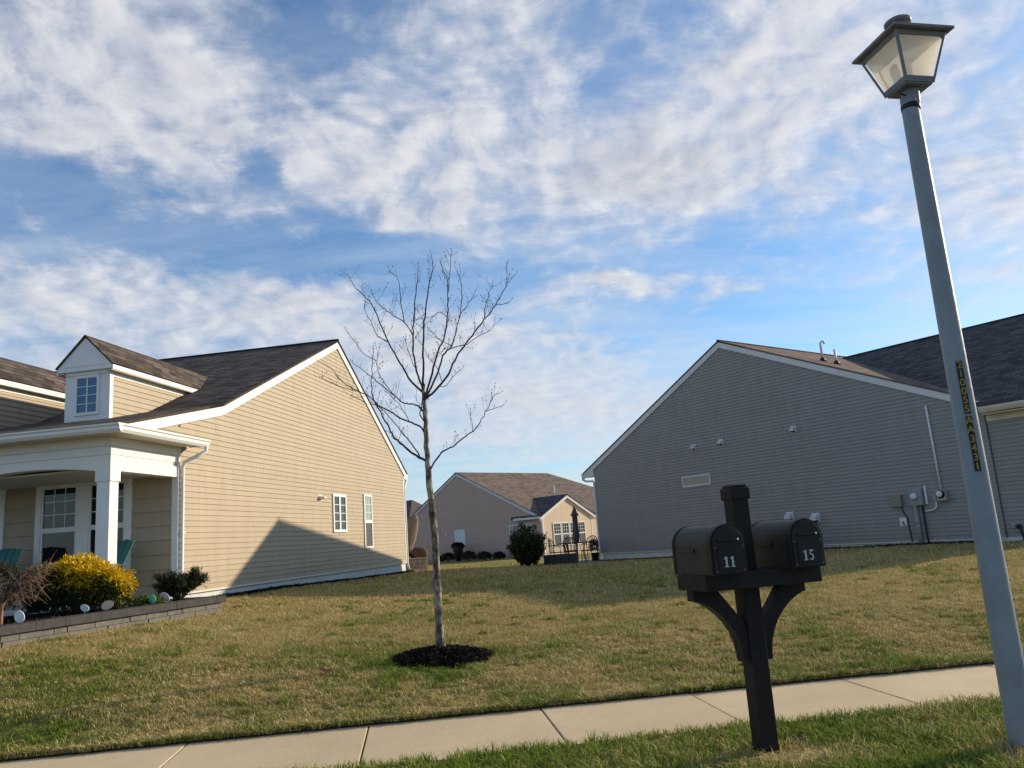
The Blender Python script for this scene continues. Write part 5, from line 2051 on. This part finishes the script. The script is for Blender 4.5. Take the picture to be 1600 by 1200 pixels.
# golden cypress: yellow weeping tips over a dark green inside
yc = np.array([-6.62, 12.0, 1.16])
ysh = thing('golden_shrub', 'rounded shrub with yellow drooping tips in the bed by the porch', 'shrub', (yc[0], yc[1], .84))
P, t, d, rg = foliage(26000, (0, .08, .34), (.77, .45, .45), .12, 7, .45)
P[:, 2] = np.maximum(P[:, 2], .0)
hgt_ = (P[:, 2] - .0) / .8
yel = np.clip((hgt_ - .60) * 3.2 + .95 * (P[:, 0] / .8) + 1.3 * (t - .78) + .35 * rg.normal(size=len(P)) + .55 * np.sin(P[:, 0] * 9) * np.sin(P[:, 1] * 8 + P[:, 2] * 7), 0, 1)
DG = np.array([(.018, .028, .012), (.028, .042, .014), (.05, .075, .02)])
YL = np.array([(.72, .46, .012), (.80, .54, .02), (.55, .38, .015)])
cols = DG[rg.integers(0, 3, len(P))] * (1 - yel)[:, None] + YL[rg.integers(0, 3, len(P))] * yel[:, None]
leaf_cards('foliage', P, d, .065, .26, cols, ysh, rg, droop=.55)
stems(ysh, (0, 0, 0), [(.3 * math.cos(a), .25 * math.sin(a), .45) for a in np.linspace(0, 6, 7)], .018)

# dwarf pine
psh = thing('dwarf_pine', 'spreading dark dwarf pine beside the downspout behind the block wall', 'shrub', (-5.77, 13.6, .84))
mbt = MB()
pts_all = []
rp = random.Random(9)
for i in range(26):
    a = rp.uniform(0, 6.28)
    L_ = rp.uniform(.18, .46)
    tip = Vector((L_ * math.cos(a), .8 * L_ * math.sin(a), .16 + rp.uniform(.0, .30) + (.06 if math.cos(a) > .5 else 0)))
    mid = tip * .5 + Vector((0, 0, .04))
    mbt.tube([(0, 0, 0), mid, tip], [.014, .008, .004], 5)
    for k in range(420):
        f = rp.uniform(.45, 1.05)
        q = mid.lerp(tip, (f - .45) / .55)
        pts_all.append((q.x + rp.gauss(0, .028), q.y + rp.gauss(0, .028), q.z + rp.gauss(0, .022)))
mbt.build('stem', 'bark_dark', psh)
P = np.array(pts_all)
rg = np.random.default_rng(5)
D_ = rg.normal(0, .6, P.shape); D_[:, 2] += 1.1
cols = np.array([(.030, .045, .018), (.045, .062, .024), (.075, .085, .032), (.02, .03, .014)])[rg.integers(0, 4, len(P))]
leaf_cards('foliage', P, D_, .07, .15, cols, psh, rg)

# low green perennials and the clipped dark shrub at the frame's left edge
gsh = thing('ground_cover', 'low bright green leafy plant in the bed beside the golden shrub', 'plant', (-5.92, 12.75, .845))
P, t, d, rg = foliage(1500, (0, 0, .0), (.34, .22, .14), .1, 3, .2)
P[:, 2] = np.abs(P[:, 2])
leaf_cards('foliage', P, np.abs(d) * np.array([1, 1, 1.5]) * np.sign(d), .06, .45, np.array([(.11, .17, .03), (.16, .22, .05), (.08, .12, .03)])[rg.integers(0, 3, len(P))], gsh, rg)
bsh = thing('boxwood_shrub', 'dark clipped shrub at the left edge under the teal chair', 'shrub', (-7.35, 11.35, .84))
P, t, d, rg = foliage(7000, (0, 0, .42), (.46, .42, .38), .06, 13, .5)
P[:, 2] = np.maximum(P[:, 2], .05)
leaf_cards('foliage', P, d, .035, .6, np.array([(.03, .04, .018), (.05, .06, .028), (.10, .105, .06)])[rg.integers(0, 3, len(P))], bsh, rg)
stems(bsh, (0, 0, 0), [(.2 * math.cos(a), .2 * math.sin(a), .35) for a in np.linspace(0, 6, 6)], .014)
# bare ornamental maple, arching twigs
mpl = thing('bare_shrub', 'leafless ornamental shrub with pale trunk and arching twigs at the left edge', 'shrub', (-6.72, 10.45, .84))
mb = MB()
mb.tube([(0, 0, -.05), (.0, .01, .12), (.01, .0, .26), (.05, .01, .34)], [.034, .028, .025, .02], 8)
mb.build('trunk', 'pale_twig', mpl, smooth=True)
rm = random.Random(21)
for i in range(26):
    a = rm.uniform(-.9, 1.2) if i < 19 else rm.uniform(1.5, 4.5)
    L_ = rm.uniform(.35, .75)
    p0 = Vector((.01, .0, .24 + rm.uniform(0, .1)))
    path = [p0]
    for k in range(1, 7):
        f = k / 6
        path.append(p0 + Vector((math.cos(a) * L_ * f, math.sin(a) * L_ * f * .7, (.52 + .25 * rm.random()) * math.sin(f * 2.1) * L_ * .9 - (.25 * f * f if i % 2 else 0))) + Vector((rm.uniform(-.02, .02), rm.uniform(-.02, .02), rm.uniform(-.02, .02))))
    mb = MB()
    mb.tube(path, [.011 * (1 - .75 * k / 6) for k in range(7)], 5)
    for k in range(2, 6):
        for _ in range(5):
            dd = Vector((rm.uniform(-.3, 1), rm.uniform(-.6, .6), rm.uniform(-.9, .5))).normalized()
            q = path[k] + dd * rm.uniform(.08, .24)
            mb.tube([path[k], (path[k] + q) / 2 + Vector((0, 0, .015)), q], [.0045, .003, .0016], 4)
    mb.build('branch', 'pale_twig' if i % 3 else 'bark_dark', mpl)

# painted egg decorations on stakes along the wall cap
for (px_, py_, mt, nm, rad_, tilt) in ((-6.415, 10.354, 'egg_white', 'off-white egg on a stake in the bed, nearest the bare shrub', .070, .25),
                                       (-6.129, 11.353, 'egg_blue', 'pale blue egg, half hidden below the golden shrub', .055, .9),
                                       (-6.015, 11.752, 'egg_peach', 'peach coloured egg at the right foot of the golden shrub', .075, -1.1),
                                       (-5.768, 12.619, 'egg_green', 'mint green egg beside the dwarf pine', .062, .15),
                                       (-5.694, 12.877, 'egg_lilac', 'lilac egg under the dwarf pine', .082, .6)):
    eg = thing('garden_egg', nm, 'decoration', (px_, py_, .845), math.atan2(-px_, py_) - 0.2, group='egg decorations along the bed wall')
    mb = MB()
    prof = [(rad_ * .80 * math.cos(a) * (1 - .12 * math.sin(a)), rad_ * 1.12 * math.sin(a)) for a in np.linspace(0, 2 * math.pi, 28, endpoint=False)]
    ct, st = math.cos(tilt), math.sin(tilt)
    prof = [(p * ct - q * st, p * st + q * ct) for p, q in prof]
    mb.prism(prof, lambda p, q, h: (p, h, .115 + q), -.012, .012)
    mb.build('face', mt, eg, bevel=.004)
    mb = MB()
    mb.tube([(0, .0, -.08), (0, .0, .08)], .005, 6)
    mb.build('stake', 'stake_metal', eg)


# ------------------------------------------------------------------ porch chairs
def adirondack(label, loc, rz):
    c = thing('porch_chair', label, 'chair', loc, rz, group='teal porch chairs')
    for i in range(5):
        mb = MB()
        x = -.26 + .13 * i
        h = .94 - .03 * abs(i - 2) ** 1.3 * .5
        mb.hexa([(x - .062, .25, .34), (x + .062, .25, .34), (x + .062, .275, .34), (x - .062, .275, .34), (x - .06, .25 + h * .36, .32 + h * .78), (x + .06, .25 + h * .36, .32 + h * .78), (x + .06, .275 + h * .36, .32 + h * .78), (x - .06, .275 + h * .36, .32 + h * .78)])
        mb.build('back_slat', 'teal_plastic', c, bevel=.01)
    for i in range(5):
        mb = MB()
        y = -.25 + .11 * i
        mb.box(-.28, .28, y, y + .10, .40 - .02 * i, .42 - .02 * i)
        mb.build('seat_slat', 'teal_plastic', c, bevel=.006)
    for sx in (-1, 1):
        mb = MB()
        mb.box(sx * .36 - .06, sx * .36 + .06, -.30, .42, .60, .625)
        mb.build('arm', 'teal_plastic', c, bevel=.01)
        mb = MB()
        mb.box(sx * .32 - .02, sx * .32 + .02, -.27, -.17, .0, .60)
        mb.build('leg', 'teal_plastic', c, bevel=.006)
        mb = MB()
        mb.hexa([(sx * .30 - .015, .50, .0), (sx * .30 + .015, .50, .0), (sx * .30 + .015, .60, .0), (sx * .30 - .015, .60, .0), (sx * .30 - .015, -.25, .34), (sx * .30 + .015, -.25, .34), (sx * .30 + .015, -.25, .42), (sx * .30 - .015, -.25, .42)])
        mb.build('leg', 'teal_plastic', c)
    return c


def hl(x, y):
    return (float(O1[0] + X1[0] * x + Y1[0] * y), float(O1[1] + X1[1] * x + Y1[1] * y))


adirondack('teal slatted chair on the porch at the left edge of the picture', (*hl(-3.05, -1.15), .90), A1)
adirondack('teal slatted chair on the porch, behind the white column', (*hl(-1.02, -.95), .90), A1 - .5)


# ------------------------------------------------------------------ shrubs in the distance
def round_shrub(label, x, y, z, r, seed, dens=2200, leaf=.07, cols_=None, group=None, stretch=1.0):
    s = thing('evergreen_shrub', label, 'shrub', (x, y, z), 0, group)
    P, t, d, rg = foliage(dens, (0, 0, r * stretch * .85), (r, r, r * stretch), .10, seed, .35)
    P[:, 2] = np.maximum(P[:, 2], .0)
    cc = np.array(cols_ if cols_ is not None else [(.028, .038, .018), (.045, .055, .025), (.018, .025, .013)])
    leaf_cards('foliage', P, d, leaf, .55, cc[rg.integers(0, len(cc), len(P))], s, rg)
    stems(s, (0, 0, -.05), [(.4 * r * math.cos(a), .4 * r * math.sin(a), r * stretch) for a in np.linspace(0, 6, 5)], .02 * max(1, r))
    return s


bb = thing('evergreen_shrub', 'big dark upright bush on the lawn in front of the tan house', 'shrub', (.12, 29.0, .46))
rg = np.random.default_rng(17)
tips = []
for i in range(70):
    a = rg.uniform(0, 6.28)
    sp_ = rg.uniform(.1, .74)
    tips.append((sp_ * math.cos(a), sp_ * math.sin(a), rg.uniform(.55, 1.55) * (1 - .28 * (sp_ / .74) ** 2)))
Pl, Dl = [], []
for (tx, ty, tz_) in tips:
    f = rg.uniform(.22, 1.03, 190)
    jit = rg.normal(0, .055, (190, 3))
    q = np.stack([tx * f ** .8 * 1.0, ty * f ** .8, tz_ * f], -1) + jit
    Pl.append(q)
    Dl.append(np.array([tx * .6, ty * .6, 1.0])[None] + rg.normal(0, .35, (190, 3)))
P = np.concatenate(Pl); D_ = np.concatenate(Dl)
P[:, 2] = np.maximum(P[:, 2], .02)
cc = np.array([(.018, .024, .012), (.028, .036, .017), (.045, .055, .022), (.10, .11, .03)])
hi_ = np.clip((P[:, 2] - 1.0) * 1.2, 0, 1)
pick = np.where(rg.random(len(P)) < .10 + .30 * hi_, 3, rg.integers(0, 3, len(P)))
leaf_cards('foliage', P, D_, .085, .5, cc[pick], bb, rg)
stems(bb, (0, 0, -.05), [(t_[0] * .6, t_[1] * .6, t_[2] * .7) for t_ in tips[:16]], .02)
SHB = [(-6.0, 'low round shrub against the tan wall, leftmost of its row', .55), (-5.25, 'low round shrub left of the dark planter at the tan wall', .8), (-3.72, 'low round shrub just right of the dark planter at the tan wall', .85),
       (-2.62, 'low round shrub against the tan wall, second from the big bush', .72), (-1.62, 'low round shrub against the tan wall, next to the big bush', .65)]
for i, (x, lb, r) in enumerate(SHB):
    u = (x * 1.0 - P3[0])
    # stand them along the tan wall, one metre out from it
    px_ = x
    tq = (px_ - P3[0] + .8 * .707) / T3[0]
    py_ = P3[1] + T3[1] * tq - .9
    round_shrub(lb, px_, py_, float(lawn_z(px_, py_)), r * .62, 30 + i, 1500, .09, stretch=.62, group='row of shrubs at the tan wall')
tq = (-4.45 - P3[0] + .5) / T3[0]
pl_y = P3[1] + T3[1] * tq - 1.1
plt = thing('planter', 'dark tapered planter with dense dark plant below the white blind window', 'planter', (-4.47, pl_y, float(lawn_z(-4.47, pl_y))))
mb = MB()
mb.lathe([(.16, 0), (.30, .55), (.42, 1.0), (.40, 1.02)], (0, 0, 0), 14)
mb.build('pot', 'black_plastic', plt, smooth=True)
P, t, d, rg = foliage(1200, (0, 0, 1.02), (.40, .40, .16), .1, 3, .2)
leaf_cards('foliage', P, d, .14, .4, np.array([(.022, .026, .015), (.035, .04, .02)])[rg.integers(0, 2, len(P))], plt, rg)

# ------------------------------------------------------------------ things behind the cream house
pier = thing('stone_pier', 'tan stone block wall end behind the cream house', 'stone wall', (-3.98, 30.1, .55), .12)
rs = random.Random(4)
for row in range(3):
    x = -.45
    while x < .36:
        x1 = min(x + rs.choice((.20, .28, .36)), .38)
        mb = MB()
        mb.box(x + .006, x1 - .006, -.15 - rs.uniform(0, .02), .25, .0 + .14 * row + .004, .14 * (row + 1) - .004)
        mb.build('stone', 'patio_stone', pier, bevel=.012)
        x = x1
mb = MB()
mb.box(-.20, .40, -.19, .28, .42, .47)
mb.build('cap_stone', 'patio_stone', pier, bevel=.012)
mb = MB()
mb.box(-.48, -.22, -.17, .26, .42, .52)
mb.build('cap_stone', 'patio_stone', pier, bevel=.012)
cg = thing('covered_grill', 'grill under a reddish brown fabric cover, behind the stone wall', 'grill', (-3.95, 30.75, .58), .2)
mb = MB()
for (zq, a, b) in ((0, .30, .24),):
    pass
ringn = 18
vs, fs = [], []
prof_ = [(.0, .30, .26), (.18, .29, .25), (.40, .30, .25), (.55, .33, .26), (.70, .31, .23), (.80, .22, .15), (.84, .05, .03)]
for (zq, a, b) in prof_:
    for k in range(ringn):
        an = 2 * math.pi * k / ringn
        fo = 1 + .06 * math.sin(an * 6) * (1 - zq / .9)
        e = .6
        cx_, sy_ = math.copysign(abs(math.cos(an)) ** e, math.cos(an)), math.copysign(abs(math.sin(an)) ** e, math.sin(an))
        vs.append((a * fo * cx_, b * fo * sy_, zq))
for i in range(len(prof_) - 1):
    for k in range(ringn):
        fs.append((i * ringn + k, i * ringn + (k + 1) % ringn, (i + 1) * ringn + (k + 1) % ringn, (i + 1) * ringn + k))
fs.append(tuple((len(prof_) - 1) * ringn + k for k in range(ringn)))
mb.add(vs, fs)
mb.build('cover', 'canvas_brown', cg, smooth=True)
mb = MB()
mb.box(-.62, -.30, -.25, .2, .30, .62)
mb.build('side_shelf', 'iron_black', cg, bevel=.01)
mb = MB()
for sx in (-.55, .2):
    mb.tube([(sx, 0, -.1), (sx, 0, .3)], .02, 6)
mb.build('leg', 'iron_black', cg)
cu2 = thing('covered_umbrella', 'folded patio umbrella in a tan cover, leaning beside the cream house', 'umbrella', (-4.42, 31.2, .58), .1)
mb = MB()
path = [(.02, 0, .62), (.0, 0, .80), (.05, 0, 1.1), (.16, 0, 1.5), (.27, 0, 1.85), (.32, 0, 2.05), (.30, 0, 2.14)]
rad_ = [.10, .20, .30, .30, .22, .10, .02]
rings = []
n = 20
vs, fs = [], []
for (p, r_) in zip(path, rad_):
    for k in range(n):
        an = 2 * math.pi * k / n
        fo = 1 + .10 * math.sin(an * 5 + p[2] * 2)
        vs.append((p[0] + r_ * fo * math.cos(an) - .25 * r_, p[1] + .7 * r_ * fo * math.sin(an), p[2]))
for i in range(len(path) - 1):
    for k in range(n):
        fs.append((i * n + k, i * n + (k + 1) % n, (i + 1) * n + (k + 1) % n, (i + 1) * n + k))
fs.append(tuple(range(n)))
mb.add(vs, fs)
mb.build('cover', 'canvas_tan', cu2, smooth=True)
mb = MB()
mb.tube([(0, 0, -.1), (0, 0, .9)], .03, 8)
mb.build('pole', 'iron_black', cu2)

# ------------------------------------------------------------------ patio set by the grey house
pz = .44
pat = MB()
pat.box(.75, 3.3, 29.7, 33.6, .1, pz)
tag(pat.build('patio', 'kerb_concrete', bevel=.02), 'paved patio slab between big bush and grey house', 'patio', kind='structure')
sw = thing('seat_wall', 'low dark stone seat wall at the front of the patio', 'wall', (1.15, 29.72, .36), .0)
for row in range(3):
    for i in range(4):
        mb = MB()
        mb.box(-.45 + i * .30 + .004, -.45 + (i + 1) * .30 - .004, -.14, .14, row * .15, row * .15 + .146)
        mb.build('stone', 'cap_stone', sw, bevel=.01)
tb = thing('patio_table', 'dark metal patio table in front of the sunroom windows', 'table', (2.0, 31.3, pz))
mb = MB()
mb.lathe([(.62, .70), (.64, .71), (.64, .735), (.60, .74)], (0, 0, 0), 24)
mb.build('tabletop', 'iron_black', tb)
for k in range(4):
    a = .78 + k * math.pi / 2
    mb = MB()
    mb.tube([(.5 * math.cos(a), .5 * math.sin(a), 0), (.42 * math.cos(a), .42 * math.sin(a), .40), (.5 * math.cos(a), .5 * math.sin(a), .70)], .018, 6)
    mb.build('leg', 'iron_black', tb)
pu = thing('patio_umbrella', 'closed dark patterned umbrella rising from the patio table', 'umbrella', (2.06, 31.3, pz))
mb = MB()
mb.tube([(0, 0, 0), (0, 0, 2.12)], .022, 8)
mb.build('pole', 'iron_black', pu)
mb = MB()
vs, fs = [], []
n = 16
pr = [(.74, .07), (.80, .09), (1.0, .105), (1.4, .09), (1.72, .08), (1.76, .14), (1.86, .085), (2.05, .03), (2.12, .01)]
for (zq, r_) in pr:
    for k in range(n):
        an = 2 * math.pi * k / n
        fo = 1 + .22 * math.cos(an * 8)
        vs.append((r_ * fo * math.cos(an), r_ * fo * math.sin(an), zq))
for i in range(len(pr) - 1):
    for k in range(n):
        fs.append((i * n + k, i * n + (k + 1) % n, (i + 1) * n + (k + 1) % n, (i + 1) * n + k))
mb.add(vs, fs)
mb.build('canopy', 'canvas_dark', pu, smooth=True)


def patio_chair(label, x, y, rz):
    c = thing('patio_chair', label, 'chair', (x, y, pz), rz, group='dark metal chairs around the patio table')
    mb = MB()
    mb.box(-.24, .24, -.22, .24, .40, .43)
    mb.build('seat', 'iron_black', c, bevel=.01)
    hoop = [(-.23, .24, .42)] + [(-.23 * math.cos(math.pi * i / 10), .24 + .08 * math.sin(math.pi * i / 10), .74 + .20 * math.sin(math.pi * i / 10)) for i in range(11)] + [(.23, .24, .42)]
    mb = MB()
    mb.tube(hoop, .016, 6)
    mb.build('back_frame', 'iron_black', c)
    for i in range(4):
        mb = MB()
        xx = -.15 + .10 * i
        mb.tube([(xx, .24, .42), (xx * 1.2, .28, .66), (xx * .5, .31, .90)], .010, 5)
        mb.build('back_bar', 'iron_black', c)
    for (sx, sy) in ((-.21, -.19), (.21, -.19), (-.21, .22), (.21, .22)):
        mb = MB()
        mb.tube([(sx, sy, .41), (sx * 1.08, sy * 1.08, .0)], .014, 5)
        mb.build('leg', 'iron_black', c)
    for sx in (-1, 1):
        mb = MB()
        mb.tube([(sx * .25, .26, .66), (sx * .27, .0, .68), (sx * .25, -.2, .62), (sx * .24, -.2, .42)], .014, 5)
        mb.build('arm', 'iron_black', c)
    return c


patio_chair('dark metal chair at the left end of the patio table', 1.28, 30.75, 1.9)
patio_chair('dark metal chair behind the patio table, below the umbrella', 1.85, 32.25, .1)
patio_chair('dark metal chair in front of the patio table', 1.75, 30.35, 3.0)
patio_chair('dark metal chair at the right end of the patio table, beside the grey house downspout', 2.45, 30.55, 3.6)
pp = thing('patio_plant', 'pale flowering pot plant at the grey house corner behind the chairs', 'plant', (2.72, 31.1, pz))
mb = MB()
mb.lathe([(.12, 0), (.17, .28), (.18, .30)], (0, 0, 0), 12)
mb.build('pot', 'black_plastic', pp)
P, t, d, rg = foliage(500, (0, 0, .5), (.22, .22, .28), .1, 3, .2)
leaf_cards('foliage', P, d, .08, .5, np.array([(.03, .035, .02), (.45, .42, .40), (.02, .025, .015)])[rg.choice(3, len(P), p=[.5, .15, .35])], pp, rg)

# ------------------------------------------------------------------ fallen leaves
for i, (x, y, s_, lb) in enumerate(((-2.215, 8.93, .085, 'curled brown dead leaf lying on the lawn left of the tree'), (-3.42, 9.0, .045, 'small brown dead leaf on the lawn at the left'), (-.95, 12.2, .05, 'small brown leaf on the grass behind the mulch ring'), (2.1, 8.35, .045, 'small brown leaf in the grass just right of the mailbox post'))):
    lf = MB()
    vs = []
    for k in range(12):
        a = 2 * math.pi * k / 12
        r_ = s_ * (1 if k % 2 else .68)
        vs.append((r_ * math.cos(a), .7 * r_ * math.sin(a), .018 + .035 * abs(math.cos(a)) ** 2 * (1 if k % 3 else .5)))
    vs.append((0, 0, .012))
    vs += [(p[0], p[1], p[2] - .003) for p in vs]
    fs = [(12, k, (k + 1) % 12) for k in range(12)] + [(25, 13 + (k + 1) % 12, 13 + k) for k in range(12)]
    lf.add(vs, fs)
    o = lf.build('dead_leaf', 'leaf_brown', fix=False)
    o.location = (x, y, float(lawn_z(x, y)) + .03)
    o.rotation_euler = (.3, .2, i * 1.3)
    tag(o, lb, 'leaf')
